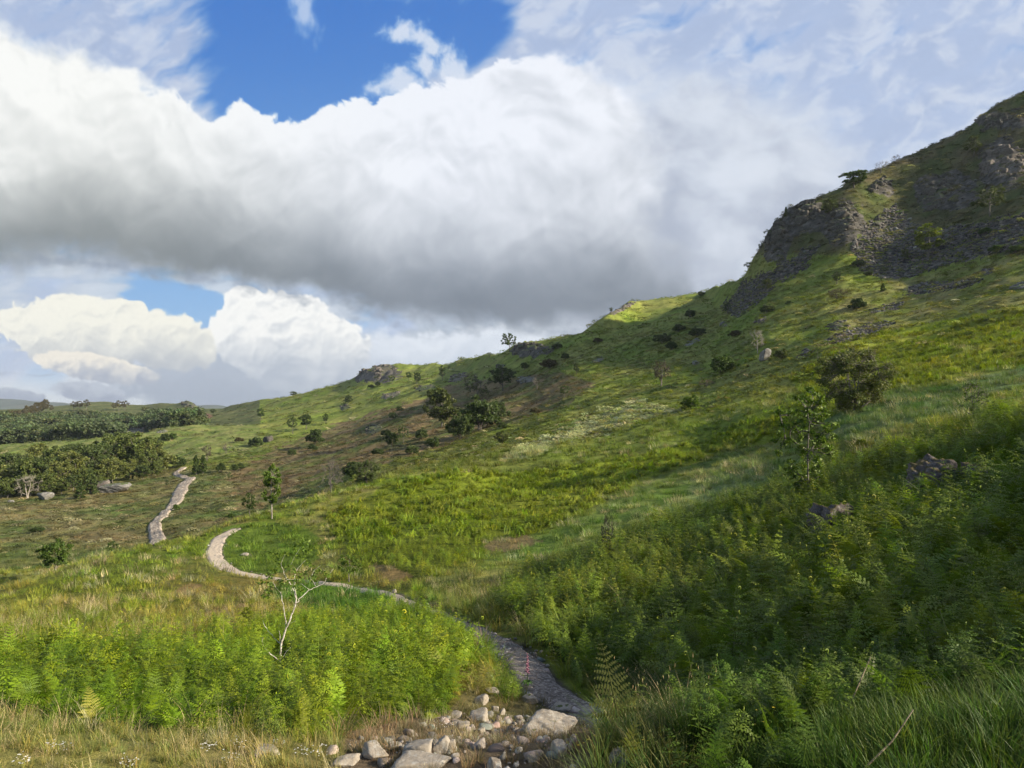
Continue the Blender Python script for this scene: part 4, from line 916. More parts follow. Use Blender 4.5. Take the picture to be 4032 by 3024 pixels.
# (x, y of the foot, height, width, kind, foliage, label, category, nearest distance)
T = [
 ('oak_tree',55,577,33,30,'oak','mid','small round oak tree alone below the yellow-green slope at far left','tree',42),
 ('poplar_tree',272,519,52,20,'birch','light','slim upright young tree with white trunk on the crest above the hairpin path','tree',0),
 ('young_tree',250,519,25,16,'open','dark','dark thin young tree just left of the white-trunked tree','tree',50),
 ('bush',112,556,14,12,'open','mid','thin green bush between the oak and the foot of the far stony path','bush',50),
 ('conifer_tree',196,475,17,11,'cone','dark','pointed conifer at the right edge of the far stony path, left one of two','tree',60),
 ('conifer_tree',203,474,16,12,'cone','dark','pointed conifer touching its twin on its left beside the far path','tree',60),
 ('shrub',178,467,11,17,'shrub','dark','dark shrub where the far path meets the wood','bush',60),
 ('shrub',221,472,10,9,'shrub','dark','round dark shrub right of the two path conifers','bush',60),
 ('shrub',234.5,472,7,7,'round','dark','left of two small dark shrubs touching on the valley slope','bush',60),
 ('shrub',241,470.5,6.5,8,'round','dark','right of two small dark shrubs touching on the valley slope','bush',60),
 ('young_tree',230,481,8,5,'open','mid','tiny thin tree below the pair of touching dark shrubs','tree',60),
 ('bush',207,462,16,11,'half','brown','half bare grey bush above the path conifers','bush',60),
 ('bush',226,454,9,8,'bare','brown','small leafless bush above the round dark shrub','bush',60),
 ('shrub',256,447,10,14,'shrub','dark','dark thorn shrub beside a grey rock on the brown slope','bush',60),
 ('shrub',239,442.5,5,9,'shrub','brown','low brownish shrub left of the dark thorn beside the grey rock','bush',60),
 ('shrub',315,445,16,18,'shrub','dark','broad dark shrub in the middle of the brown slope','bush',60),
 ('tree',293,434.5,17,11,'open','wood','grey-green tree left of its darker neighbour above the brown slope','tree',60),
 ('tree',306,430,14,14,'oak','dark','dark round tree right of the grey-green tree above the brown slope','tree',60),
 ('tree',261,420,11,9,'birch','mid','feathery green tree on the upper left slope','tree',60),
 ('tree',325.6,424.5,10.5,6,'birch','dark','narrow dark tree at the left end of a rock band','tree',60),
 ('shrub',165,441,8,11,'shrub','dark','dark shrub on the grassy knoll above the wood, paler one beside it','bush',60),
 ('shrub',173,440,7,9,'shrub','mid','paler green shrub touching the dark shrub on the grassy knoll','bush',60),
 ('shrub',137,440.5,4.5,4.5,'round','dark','tiny dark bush in front of the grey crag on the knoll','bush',60),
 ('shrub',213,414,4.5,6,'round','dark','small dark bush below the saddle of the far ridge','bush',60),
 ('skyline_tree',293,397,5,8,'oak','wood','small pale tree on the lower skyline between the far ridge and the first crag','tree',60),
 ('shrub',292,456.5,8,9,'shrub','wood','small rounded shrub under the broad dark shrub, leftmost','bush',60),
 ('shrub',313,451,6,11,'shrub','dark','low dark shrub just below the broad dark shrub','bush',60),
 ('shrub',176,510.5,6,7,'shrub','mid','small green shrub at the right edge of the bend in the far stony path','bush',60),
 ('shrub',38,532,5,15,'shrub','dark','low dark spreading shrub on the valley floor at far left','bush',60),
 ('shrub',231.5,518,5,8,'shrub','mid','low green shrub left of the dark thin young tree','bush',50),
 ('conifer_tree',80,500,15,13,'cone','dark','short conifer at the front edge of the wood','tree',70),
 ('conifer_tree',91,494,22,16,'cone','wood','tall conifer at the front edge of the wood, left of the long grey boulder','tree',70),
 ('dead_tree',27,499,21,30,'bare','dark','pale dead tree with spreading bare branches in front of the wood','tree',70),
 ('bare_tree',332,496,35,27,'bare','brown','large leafless brown bush behind the sunlit crest','tree',62),
 ('shrub',322,499,5,11,'shrub','mid','low green shrub at the foot of the large leafless bush','bush',60),
 ('young_tree',167,487,7,3.5,'birch','dark','thin dark sapling standing alone left of the far stony path','tree',60),
 ('skyline_tree',509,352,18,17,'open','dark','lone round tree standing against the sky on the middle of the skyline','tree',100),
 ('tree',441.6,428,37,35,'round','olive','large light green tree at the left of the thicket in the gully','tree',60),
 ('tree',478.6,400,26,33,'half','olive','tree with pale bare limbs rising behind the thicket in the gully','tree',100),
 ('tree',503,391,22,26,'oak','dark','dark spreading tree right above the thicket','tree',100),
 ('thicket_bush',480,430,33,42,'shrub','dark','largest dark bush in the thicket of the gully','bush',60),
 ('thicket_bush',460,440,27,28,'shrub','wood','lower left bush of the thicket, reaching down the gully','bush',60),
 ('thicket_bush',497,420,20,24,'shrub','wood','upper right bush of the thicket in the gully','bush',60),
 ('shrub',412,455,10,14,'shrub','wood','low shrub in the gully bottom left of the brownish shrub','bush',70),
 ('shrub',433,449,12,16,'shrub','dark','dark shrub in the gully just below the light green tree','bush',60),
 ('shrub',378,456,8,14,'shrub','wood','low dull shrub left below the dark rounded bush in the gully','bush',70),
 ('bare_tree',537,389.5,12,14,'bare','brown','leafless thorn tree right of a pale rock band','tree',100),
 ('tree',576.6,375.5,11.5,8,'oak','dark','lone small round tree with pale stem on the open slope','tree',100),
 ('shrub',524.6,370,7,9,'round','dark','small round dark bush below the rocky skyline shoulder','bush',100),
 ('shrub',549.6,368.5,10,19,'shrub','brown','wide dull brown-green shrub below the rocky skyline shoulder','bush',100),
 ('shrub',565,359.5,7,9,'shrub','wood','small shrub up and right of the wide dull shrub','bush',100),
 ('bush',564,399,12.5,12,'open','wood','loose grey-green bush low on the slope right of the leafless thorn','bush',80),
 ('shrub',501.8,445,12.5,14,'round','olive','lone round bush at the left end of the pale grass strip','bush',60),
 ('shrub',535.7,413.5,6,14,'shrub','brown','low straggling shrub above the pale grass strip','bush',80),
 ('shrub',502.6,429,7,9,'shrub','wood','small shrub right of the thicket foot','bush',70),
 ('shrub',391.5,448,14,15,'round','dark','dark rounded bush near the bottom of the gully','bush',70),
 ('bush',403,444.5,18,13,'open','wood','grey-green feathery bush right of the dark rounded bush','bush',70),
 ('shrub',386,436.5,7,12,'shrub','dark','small dark shrub up and left of the dark rounded bush','bush',70),
 ('shrub',421.6,440,12,14,'shrub','wood','brownish shrub between the feathery bush and the thicket','bush',70),
 ('shrub',393,420,7,10,'round','dark','small dark round bush on brown ground, lower of two','bush',70),
 ('shrub',399.6,412.5,6,8,'round','dark','small dark round bush on brown ground, upper of two','bush',70),
 ('bush',421.6,461,8.5,8,'open','wood','small loose bush just above the bracken crest','bush',70),
 ('thorn_bush',366,488,26,30,'thorn','wood','big dense thorn bush rising behind the sunlit bracken crest','bush',58),
 ('thorn_bush',353,478,17,24,'shrub','dark','dark bush behind the big dense thorn bush','bush',70),
 ('tree',417,385,11.5,8,'oak','dark','dark upright tree at the left end of the brown rocks','tree',100),
 ('bush',409,380,7.5,7,'birch','mid','small green tree left of the dark upright tree by the brown rocks','tree',100),
 ('birch_tree',442.4,381,15,8,'birch','dark','slender dark birch in front of the brown rocks','tree',100),
 ('bush',392,384,8,9,'open','mid','loose green bush below the first skyline crag','bush',100),
 ('shrub',348,404,8,9,'round','dark','small dark bush by the dark rock knob on the green slope','bush',100),
 ('bush',661,386,26,22,'half','brown','half bare thorn tree halfway up the slope','tree',60),
 ('shrub',662,343.5,10,20,'shrub','wood','wide shrub in the row along the foot of the upper slope, lowest','bush',100),
 ('shrub',672,350,8.5,13,'shrub','dark','dark shrub below the row at the foot of the upper slope','bush',80),
 ('shrub',679,332,8,14,'shrub','dark','second shrub up in the row along the foot of the upper slope','bush',100),
 ('shrub',489.5,357.5,4.5,8,'open','wood','little shrubs on the skyline left of the lone round tree','bush',150),
 ('skyline_bush',611,311,5,4,'birch','wood','tiny tree on the skyline at the rocky shoulder','tree',150),
 ('shrub',371,388.5,4,7,'shrub','wood','low bush left of its twin on the green slope under the first crag','bush',100),
 ('shrub',378,386.5,4.5,6,'shrub','wood','low bush right of its twin on the green slope under the first crag','bush',100),
 ('shrub',557,348.5,5,12,'shrub','dark','low dark bush among the rocks of the skyline shoulder','bush',120),
 ('shrub',597.5,342.5,5,10,'shrub','brown','low brown shrub under the skyline on the green slope','bush',120),
 ('shrub',449,371.5,5,3.5,'birch','wood','tiny upright bush above the brown rocks','bush',120),
 ('hawthorn_bush',854,411,62,76,'thorn','thorn','very large dense hawthorn bush standing above the grassy hollow','bush',30),
 ('bush',722,374,19.5,27,'shrub','mid','rounded leafy bush left of the whitish boulder','bush',50),
 ('dead_bush',758,354,23,17,'bare','brown','pale leafless bush growing against the whitish boulder','bush',50),
 ('bush',691,410,15,20,'shrub','light','light green rounded bush above the bracken slope','bush',45),
 ('shrub',706,388,9,18,'half','tan','dull tawny straggling shrub above the light green bush','bush',50),
 ('hawthorn_bush',858,310,12,17,'shrub','dark','dark flat-topped hawthorn above the slate spill','bush',60),
 ('bush',838.5,300.5,11,29,'half','tan','wide tawny thorn bush left of the flat-topped hawthorn','bush',60),
 ('young_tree',837,284,12,9,'birch','dark','dark narrow tree at the foot of the scree','tree',80),
 ('birch_tree',928,259,33,28,'birch','yellow','yellow-green birch growing on the grey scree','tree',100),
 ('birch_tree',905,261,11,8,'birch','olive','small yellowish birch just left of the larger one on the scree','tree',100),
 ('birch_tree',990,217,28,31,'open','olive','pale olive birch below the big right-hand crag','tree',110),
 ('birch_tree',973,158,20,15,'birch','olive','thin birch high on the hill left of the big crag','tree',120),
 ('skyline_oak',854,188,15,29,'oak','mid','wide green oak on the steep right skyline','tree',130),
 ('bare_tree',881,174,11,17,'bare','brown','lower of two leafless trees on the steep right skyline','tree',130),
 ('bare_tree',896,165,9,11,'bare','brown','upper of two leafless trees on the steep right skyline','tree',130),
 ('conifer_tree',786,217,9,5,'cone','wood','tiny conifer against the sky at the top of the dark crag','tree',130),
 ('skyline_bush',778,225,6.5,7,'open','dark','topmost bush on the overhanging edge of the dark crag','bush',120),
 ('skyline_bush',768,239,8,9,'open','dark','second bush down the edge of the dark crag','bush',120),
 ('skyline_bush',761,251,7,8,'open','dark','third bush down the edge of the dark crag','bush',120),
 ('skyline_bush',748,271,7.5,9,'open','dark','lowest bush at the foot of the edge of the dark crag','bush',120),
 ('bush',767,293,13.5,10,'birch','olive','grey-green bush on the lower scree strip','bush',90),
 ('birch_tree',829,219,18,15,'birch','olive','pale birch on the dark crag under the skyline','tree',120),
 ('shrub',858.6,267,6,14,'shrub','dark','low dark shrub on tawny ground beside the scree','bush',90),
 ('shrub',869,276,4.5,10,'shrub','dark','low dark shrub at the lower edge of the scree','bush',90),
 ('shrub',1016,253,7.5,16,'shrub','mid','low wide green shrub at the right border under the scree','bush',80),
 ('shrub',996,251.5,6,13,'shrub','mid','low green shrub left of the one at the right border','bush',80),
 ('shrub',985,234.5,6,14,'shrub','mid','low green shrub lying on the scree below the pale birch','bush',90),
 ('shrub',727,316,12.5,9,'open','dark','dark upright bush at the foot of the lower scree strip','bush',80),
 ('shrub',690,318,8.5,11,'shrub','dark','round dark bush top of the row along the foot of the upper slope','bush',100),
 ('shrub',701,297,5,8,'round','dark','dark bush on the skyline left of the dark crag','bush',120),
 ('shrub',767,313,9,15,'shrub','wood','dark bush on green slope right below the scree strip','bush',70),
 ('shrub',789,304.5,3.5,7,'shrub','dark','tiny dark bush on the green slope between scree and tawny thorn','bush',70),
 ('shrub',697,337,9.5,18,'shrub','wood','broad bush on the slope below the row, right of the wide shrub','bush',80),
 ('bush',781.5,360,11,15,'shrub','olive','leafy bush to the right of the whitish boulder','bush',50),
 ('shrub',883,292.5,7.5,7,'cone','dark','small pointed bush beside the upper slate spill','bush',60),
 ('shrub',735,337,7,13,'shrub','brown','brownish low bush below the scree foot','bush',70),
 ('broom_bush',861.7,449,10.5,15,'shrub','yellow','small bright yellow broom bush among the bracken','bush',10),
 ('sapling',608,563,48,18,'half','dark','thin dark sapling rising from the shaded bracken','tree',8),
 ('oak_sapling',808,503,112,60,'oaks','light','slim young oak with bright yellow-green top above the shaded bracken','tree',10),
 ('sapling',973,420,38,27,'half','light','small bright sapling at right above the bracken edge','tree',14),
 ('shrub',349,582,26,26,'open','light','small leafy shrub beside the footpath behind the white sapling','bush',14),
 ('young_plant',247.5,624,17,11,'birch','yellow','small yellow-green seedling left of the white sapling','bush',6),
]
KIND['oaks'] = dict(crown=(.27,.27,.46), cz=.52, trunk=.012, ntips=84, nl=34, lsz=.012, crad=.05, low=1, fork=.12)
GRP = {'skyline_bush': 'bushes along the crag edge'}
for t in T:
    nm, px, py, h, w, k, lf, lab, cat, dm = t
    bk = M_BARKW if ('white' in lab and 'trunk' in lab and 'left of' not in lab) or 'dead' in nm else None
    plant(nm, px, py, h, w, k, lf, lab, cat, 'bushes and trees scattered over the hillside' if dm >= 58 and cat == 'bush' and h < 16 else GRP.get(nm), dmin=dm, bark=bk)
# the wood on the left: trees one can tell apart, front edge first
r_ = random.Random(5)
edge = [(0,499),(30,497),(62,494),(98,486),(130,481),(150,479),(168,470),(173,464)]
wl = []
for row, (up, hh, n) in enumerate([(0,20,13),(5,26,12),(11,28,11),(17,26,7),(24,22,4)]):
    for i in range(n):
        px = -8+176*(i+.5*(row % 2)+r_.uniform(-.2, .2))/n
        py = float(np.interp(px, [e[0] for e in edge], [e[1] for e in edge]))-up*(.55+.45*min(1, (182-px)/80))
        if px > 120 and row > 3: continue
        wl.append((px, py, hh*r_.uniform(.6, 1.3)*(.8 if px < 25 else 1), row))
wl.sort(key=lambda q: q[0])
hue = ['w1', 'w2', 'w3', 'w1', 'w2', 'w3']
zone = lambda px: 'left end' if px < 35 else 'left half' if px < 75 else 'middle' if px < 115 else 'right half' if px < 145 else 'right end'
seen = {}
for (px, py, hh, row) in wl:
    lf = r_.choice(hue); k = r_.choice(['wood', 'wood', 'round', 'wood', 'oak'])
    cl = {'w1': 'dull green', 'w2': 'olive green', 'w3': 'dark green'}[lf]
    key = (cl, row, zone(px)); seen[key] = seen.get(key, 0)+1; side = ('', 'next ', 'third ', 'fourth ')[min(seen[key]-1, 3)]
    lab = '%s%s tree %s, %s' % (side, cl, ('on the wood front edge', 'behind the front edge', 'in the middle row', 'in the upper row', 'at the back')[row], zone(px)+' of the wood')
    plant('woodland_tree', px, py, hh, hh*r_.uniform(.9, 1.25), k, lf, lab, 'tree', 'trees of the near valley wood', dmin=85, dmax=240)
# trees standing on the far ridge
for i in range(9):
    px = 10+i*4.4+r_.uniform(-.8, .8); py = 423-i*1.45
    plant('ridge_tree', px, py, 10.5*r_.uniform(.85, 1.15), 7.5, 'wood', 'brown', 'bare-stemmed brown tree in the row on the far ridge, number %s from the left' % ('one', 'two', 'three', 'four', 'five', 'six', 'seven', 'eight', 'nine')[i], 'tree', 'brown row of trees on the far ridge', dmin=380)
for px, py, h, lab in [(2,425,12,'dark conifer at the left border on the far ridge'),(7,424,12,'second dark conifer from the left border on the far ridge'),(50.5,413,8,'single small tree right of the brown row on the far ridge'),(74,411,9,'left tree of the first clump on the far ridge skyline'),(80,411,9,'middle tree of the first clump on the far ridge skyline'),(86,410.5,10.5,'right tree of the first clump on the far ridge skyline'),(114,411.5,8,'left tree of the second clump on the far ridge skyline'),(119,411,10,'middle tree of the second clump on the far ridge skyline'),(125,411,10,'right tree of the second clump on the far ridge skyline')]:
    plant('ridge_tree', px, py, h, h*.85, 'open' if px > 50 else 'cone', 'wood' if px < 10 else 'brown', lab, 'tree', 'clumps of trees on the far ridge' if px > 60 else None, dmin=380)
# the wood far behind, one mass
wk = [lambda g, r, i=i: [leaves(g, r, (r.uniform(-.8, .8), r.uniform(-.8, .8), r.uniform(.3, 1.5)), .55, 60, .14) for _ in range(9)] for i in range(3)]
c_w = protos('far_wood', wk, M_GRASS)
pts = []
for i in range(5200):
    px = r_.uniform(-40, 196); t = r_.random(); d = 300+240*t**1.3
    pts.append(((px-CX)/F*d, d))
xy = np.array(pts); z = ground(xy[:, 0], xy[:, 1]); v = HY-F*z/xy[:, 1]; u = CX+F*xy[:, 0]/xy[:, 1]
up_ = crv(u, [(-40,420),(0,424),(60,423),(90,420),(113,424),(135,425),(150,419),(170,420),(200,421)])+3*fbm(u/9, v*0, 3, 801)
k = (v > up_) & ((u < 118) | (v < 431)) & (fbm(xy[:, 0]/18, xy[:, 1]/18, 3, 802) > -.10)
pr = part(xy[k, 0], xy[k, 1], z[k], RS.uniform(1.4, 5.2, k.sum()), RS.integers(0, 3, k.sum()), np.tile(A3(.085,.115,.050), (k.sum(), 1)), .05)
emit('far_wood', c_w, [pr], 'dark green mass of woodland in the hollow below the far ridge', 3)
# ------------------------------------------------------------------ rocks
import bmesh
_ico = {}
def ico(n):
    if n not in _ico:
        b = bmesh.new(); bmesh.ops.create_icosphere(b, subdivisions=n, radius=1); b.verts.ensure_lookup_table()
        _ico[n] = (np.array([v.co[:] for v in b.verts]), np.array([[v.index for v in f.verts] for f in b.faces])); b.free()
    return _ico[n]
def chunk(seed, n=4, planes=12, rough=.05, lay=0., dims=(1, 1, 1), lo=.50):
    r = np.random.default_rng(seed); v, f = ico(n); v = v.copy()
    m = max(planes, 9); N = r.normal(size=(m, 3)); N[:6] = np.array([[1,0,0],[-1,0,0],[0,1,0],[0,-1,0],[0,0,1],[0,0,-1]])+r.normal(size=(6, 3))*.24; N /= np.linalg.norm(N, axis=1)[:, None]; h = r.uniform(.72, 1.0, m); h[:6] = r.uniform(.55, .80, 6)
    dt = v@N.T; rad = np.min(np.where(dt > .05, h/np.maximum(dt, .05), 9), axis=1); rad = np.minimum(rad, 1.15)
    p = v*rad[:, None]
    q = p*2.3+seed*1.7
    dn = fbm(q[:, 0]+q[:, 2]*.7, q[:, 1]-q[:, 2]*.6, 5, 900+seed % 7, .6)
    if lay: dn = dn+lay*(np.abs(((p[:, 2]*.9+p[:, 0]*.35+.08*dn)*5.5) % 1-.5)*2-.5)
    p = p*(1+rough*dn[:, None]*2.2)
    return p*np.array(dims), f
M_ROCK = rock_mat('rock_foreground', (.165,.138,.105), (.29,.25,.20), lichen=(.36,.34,.30), scale=3.2, lich=.35, mossy=.12)
M_ROCKR = rock_mat('rock_mossy_dark', (.045,.037,.034), (.10,.082,.074), lichen=(.19,.17,.165), moss=(.075,.06,.022), scale=1.6, lich=.35, mossy=.75)
M_CRAG = rock_mat('rock_crag', (.034,.030,.025), (.070,.062,.052), lichen=(.135,.125,.11), moss=(.055,.072,.018), scale=.35, lich=.55, mossy=.72)
M_CRAGL = rock_mat('rock_crag_pale', (.085,.08,.072), (.16,.15,.135), lichen=(.27,.26,.24), moss=(.065,.085,.02), scale=.40, lich=.6, mossy=.5)
M_CRAGB = rock_mat('rock_crag_brown', (.075,.062,.052), (.13,.11,.095), lichen=(.20,.18,.16), moss=(.065,.07,.02), scale=.45, lich=.4, mossy=.5)
def rock(name, px, py, w, h, label, mat=None, dmin=0., deep=.8, rot=None, lay=0., seed=None, sink=.22, planes=12, tilt=0., grp=None, n=4, rough=.05):
    """one stone: px, py is the middle of its foot, w and h its size in the view"""
    x, y, z = hit(px, py, dmin); W = w/F*y/2; Hh = h/F*y
    seed = seed or int(px*7+py*13) % 9973
    v, f = chunk(seed, n, planes, rough, lay, (W, W*deep, Hh*(1+sink)/1.75))
    o = obj(name, mesh(name, v, f, mat or M_ROCK, False), loc=(x, y+W*deep*.5, z+Hh*.5*(1-sink)))
    o.rotation_euler = (0, R(tilt), rnd.uniform(-.5, .5) if rot is None else rot)
    return tag(o, label, 'rock', grp)
RK = [  # x, y foot, w, h, label, options
 (424,770,80,12,'broad flat bedrock slab along the bottom edge of the photo',dict(deep=.5,lay=.5,planes=8)),
 (373,759,29,14,'rounded pale rock at the left end of the foreground rocks',dict(lay=.3)),
 (394,750,19,9,'low grey stone between the rounded pale rock and the big wedge slab',{}),
 (419,757,33,20,'big wedge-shaped pale slab sloping up to the right',dict(planes=8,tilt=-16)),
 (441,754,18,21,'upright cracked block touching the big wedge slab',dict(lay=.6,planes=8)),
 (451,752,10,18,'narrow upright block at the right end of the cracked rocks',dict(lay=.6,planes=7)),
 (480,723,25,14,'flat-topped ledge stone at the head of the eroded bank',dict(lay=.4,planes=8)),
 (481,705,16,11,'small pile of layered stone above the ledge',dict(lay=.8)),
 (456,719,17,6,'flat grey stone left of the ledge stone',dict(lay=.3)),
 (463,730,18,9,'thin slanting slab below the flat grey stone',dict(tilt=18,planes=8)),
 (481,734,9,8,'small leaning stone under the ledge',{}),
 (502,715,7,8,'small upright stone right of the ledge',{}),
 (495,711,9,6,'little square stone behind the small upright stone',{}),
 (520,723,5,9,'thin upright sliver of stone at the edge of the bedrock hump',dict(deep=.4,tilt=10)),
 (509,734,6,12,'tall thin stone sliver in the eroded bank',dict(deep=.4,tilt=-12)),
 (501,736,6,8,'small orange-brown stone in the eroded bank',{}),
 (487,681,17,9,'pale flat stone at the right end of the bright bracken',dict(planes=9)),
 (493,685,7,4,'small white stone below the pale flat stone, left one',{}),
 (499,685,6,5,'small white stone below the pale flat stone, right one',{}),
 (492,693,14,4,'long thin stone lying in the short grass',dict(planes=8)),
 (529,703,17,9,'reddish square-edged stone left of the shaded gravel path',dict(planes=8)),
 (548,739,66,20,'wide hump of thin-layered bedrock between the path and the eroded bank',dict(lay=.4,deep=1.1,planes=22,rough=.12,mat=None,sink=.5,n=5)),
 (562,712,28,6,'flat slab where the gravel path meets the bedrock hump',dict(lay=.3)),
 (587,716,20,8,'pale slab at the left edge of the path by the long grass',{}),
 (560,757,20,18,'pale boulder standing on the grass in front of the bedrock hump',dict(planes=9)),
 (574,747,15,9,'low brownish boulder behind the pale boulder',{}),
 (623,767,27,18,'grey boulder at the foot of the dark grass tussock',dict(planes=9)),
 (495,771,19,16,'pale slanted boulder cut by the bottom edge below the eroded bank',dict(planes=9,tilt=14)),
 (455,759,9,7,'small ochre stone below the narrow upright block',{}),
 (574,772,12,7,'flat stone at the bottom edge below the pale boulder',{}),
 (534,762,14,9,'flat grey stone in the gravelly gully',{}),
 (516,768,9,6,'small grey stone at the bottom of the gravelly gully',{}),
 (263,757,27,8,'low rock with white lichen in the straw grass at left',dict(planes=9)),
 (345,766,30,8,'flat grey rock at the bottom edge left of the broad slab',{}),
 (394,592,6,4,'white stone at the edge of the path behind the bracken, left one',{}),
 (403,602,8,4,'white stone at the edge of the path behind the bracken, right one',{}),
 (244,556,9,4,'grey stone inside the bend of the hairpin path',{}),
]
for (px, py, w, h, lab, kw) in RK:
    kw = {k: v for k, v in kw.items() if v is not None}; kw.setdefault('sink', .7); kw.setdefault('deep', 1.15); rock('rock', px, min(py, 775), w*.98, h*.62, lab, **kw)
rock('boulder', 836, 541, 52, 36, 'mossy red-brown boulder among the shaded bracken', M_ROCKR, deep=.9, planes=20, lay=.35, n=5, rough=.14, sink=.5)
rock('boulder', 938, 500, 60, 46, 'dark purple-grey outcrop with a steep left face in the shaded bracken', M_ROCKR, deep=1., planes=18, lay=.4, n=5, rough=.14, sink=.5)
rock('boulder', 988, 486, 44, 26, 'lower dark rock right of the steep dark outcrop', M_ROCKR, deep=1., planes=18, n=5, rough=.14, sink=.5)
rock('boulder', 766, 360, 14, 11, 'whitish lichen-covered boulder beside the pale leafless bush', M_CRAGL, dmin=50, planes=9, sink=.1)
rock('boulder', 112, 493, 34, 9, 'long grey boulder in front of the valley wood', M_CRAGL, dmin=70, n=5)
rock('boulder', 101, 492, 14, 12, 'taller dark grey end of the boulders in front of the wood', M_CRAGB, dmin=70)
rock('boulder', 43, 500, 17, 7, 'rounded grey boulder right of the pale dead tree', M_CRAGL, dmin=70)
rock('boulder', 10, 503, 7, 3, 'small pale boulder left of the pale dead tree', M_CRAGL, dmin=70)
rock('boulder', 267, 442, 12, 7, 'grey rock right of the dark thorn on the brown slope', M_CRAG, dmin=60)
def crag(px, py, w, h, n, s, label, mat, dmin=60, name='rock_outcrop', cat='rock', flat=.7, ang=0.):
    """an outcrop: angular blocks bedded in the slope over an ellipse of the view, one mesh"""
    r = np.random.default_rng(int(px*3+py)); VV = []; FF = []; k = 0
    for i in range(n):
        a = r.uniform(0, 6.283); q = math.sqrt(r.random())*.95; du = w/2*q*math.cos(a); dv = h/2*q*math.sin(a); t = R(ang)
        x, y, z = hit(px+du*math.cos(t)-dv*math.sin(t), py+du*math.sin(t)+dv*math.cos(t), dmin); z = float(ground(x, y))
        ss = s/F*y/2*r.uniform(.5, 1.35)*(1.25-.6*q); v, f = chunk(int(r.integers(1, 9000)), 3 if s*1. > 5 else 2, 9, .06, .25, (ss*1.15, ss, ss*flat*r.uniform(.7, 1.6)))
        c, s_ = math.cos(a), math.sin(a); v = np.stack([v[:, 0]*c-v[:, 1]*s_+x, v[:, 0]*s_+v[:, 1]*c+y, v[:, 2]+z-ss*.12], 1)
        VV.append(v); FF.append(f+k); k += len(v)
    # the bedrock they stand on: a low sheet that ties the blocks together
    a = np.linspace(0, 6.283, 25)[:-1]; rows = []
    for q in (0, .35, .7, 1.):
        rows.append([hit(px+w/2*q*math.cos(b)*math.cos(R(ang))-h/2*q*math.sin(b)*math.sin(R(ang)), py+w/2*q*math.cos(b)*math.sin(R(ang))+h/2*q*math.sin(b)*math.cos(R(ang)), dmin) for b in a])
    rows = np.array(rows); rows[..., 2] = ground(rows[..., 0], rows[..., 1])+s/F*rows[..., 1]*np.array([.22, .2, .08, -.3])[:, None]
    i = np.arange(96).reshape(4, 24); j = np.roll(i, -1, axis=1); q4 = np.stack([i[:-1], j[:-1], j[1:], i[1:]], -1).reshape(-1, 4)
    VV.append(rows.reshape(-1, 3)); FF.append(np.concatenate([q4[:, [0, 1, 2]], q4[:, [0, 2, 3]]])+k)
    V = np.concatenate(VV); o = V.mean(0); o[2] = V[:, 2].min()
    return tag(obj(name, mesh(name, V-o, np.concatenate(FF), mat, False), loc=o), label, cat)
CR = [
 (376,374,44,14,52,5.2,'pale broken crag on the first hump of the skyline',M_CRAGB,150,-16),
 (458,378,24,9,26,6,'brown rocks behind the slender dark birch',M_CRAGB,150,-14),
 (425,388,26,6,20,4,'low rock band left of the brown rocks',M_CRAG,120,-12),
 (527,350,32,12,34,5.5,'scattered rocks on the skyline shoulder by the lone round tree',M_CRAG,150,-10),
 (527,380,21,8,24,5.5,'short pale rock band beside the leafless thorn tree',M_CRAGL,100,-4),
 (500,367,12,6,12,4,'small rocks left of the skyline shoulder',M_CRAG,150,-12),
 (374,430,23,10,24,6,'grey rocky knob at the lower end of the gully slope',M_CRAG,70,-12),
 (390,396,26,7,20,4.5,'brownish broken ground below the first hump',M_CRAGB,100,-14),
 (345,408,12,8,12,5,'dark knob of rock at the edge of the brown slope',M_CRAG,100,-20),
 (598,361,15,5,14,3.6,'pale streak of rock on the open green slope',M_CRAGL,100,-18),
 (622,309,30,6,34,3.6,'dark craggy shoulder on the skyline under the hill',M_CRAGB,150,-24),
 (692,343,20,5,14,4.5,'row of pale rocks in the grass above the hollow slope',M_CRAGL,80,-22),
 (724,325,8,5,6,5,'small pale rock on the green slope below the scree strip',M_CRAGL,70,0),
 (695,363,8,5,6,4.5,'white stones in the pale grass left of the leafless bush',M_CRAGL,60,0),
 (762,321,14,6,9,6,'brown slab-like rock above the leafless bush',M_CRAGB,60,-16),
 (837,327,32,10,26,8,'dark outcrop over the slate spill on the sunlit slope',M_CRAG,60,-14),
 (1020,287,18,6,7,9,'pale slab at the right border of the sunlit field',M_CRAGL,60,-10),
 (135,432,18,9,20,7,'grey crag on the grassy knoll behind the wood',M_CRAGL,200,-10),
 (163,432,12,3,8,3.5,'low pale rocks right of the crag on the knoll',M_CRAGL,200,-5),
 (190,405,17,7,18,6,'rocky knob at the right end of the far ridge',M_CRAG,350,8),
 (806,215,38,22,64,10,'broken dark cliff at the top of the left crag',M_CRAG,110,-38),
 (778,240,26,20,40,8,'steep edge of the dark crag falling to the left',M_CRAG,110,-52),
 (843,223,32,27,60,10,'jagged grey buttress right of the dark cliff',M_CRAG,110,-40),
 (880,186,30,12,26,7,'grey rocks under the two leafless skyline trees',M_CRAG,110,-28),
 (935,198,46,22,60,9,'long dark rock face in the middle of the upper hill',M_CRAG,110,-32),
 (1003,166,44,38,90,9,'big pale-streaked crag at the upper right',M_CRAGB,110,-20),
 (1000,121,46,10,36,6,'rock band close under the top right skyline',M_CRAG,110,-30),
 (880,222,20,12,18,6,'grey boulders at the head of the scree',M_CRAG,110,-40),
 (60,440,10,3,5,3,'small pale rocks on the crest of the knoll',M_CRAGL,200,0),
]
for (px, py, w, h, n, s, lab, mat, dm, ang) in CR: crag(px, py, w, h, n, s, lab, mat, dm, ang=ang, cat='crag' if n > 30 else 'rock')
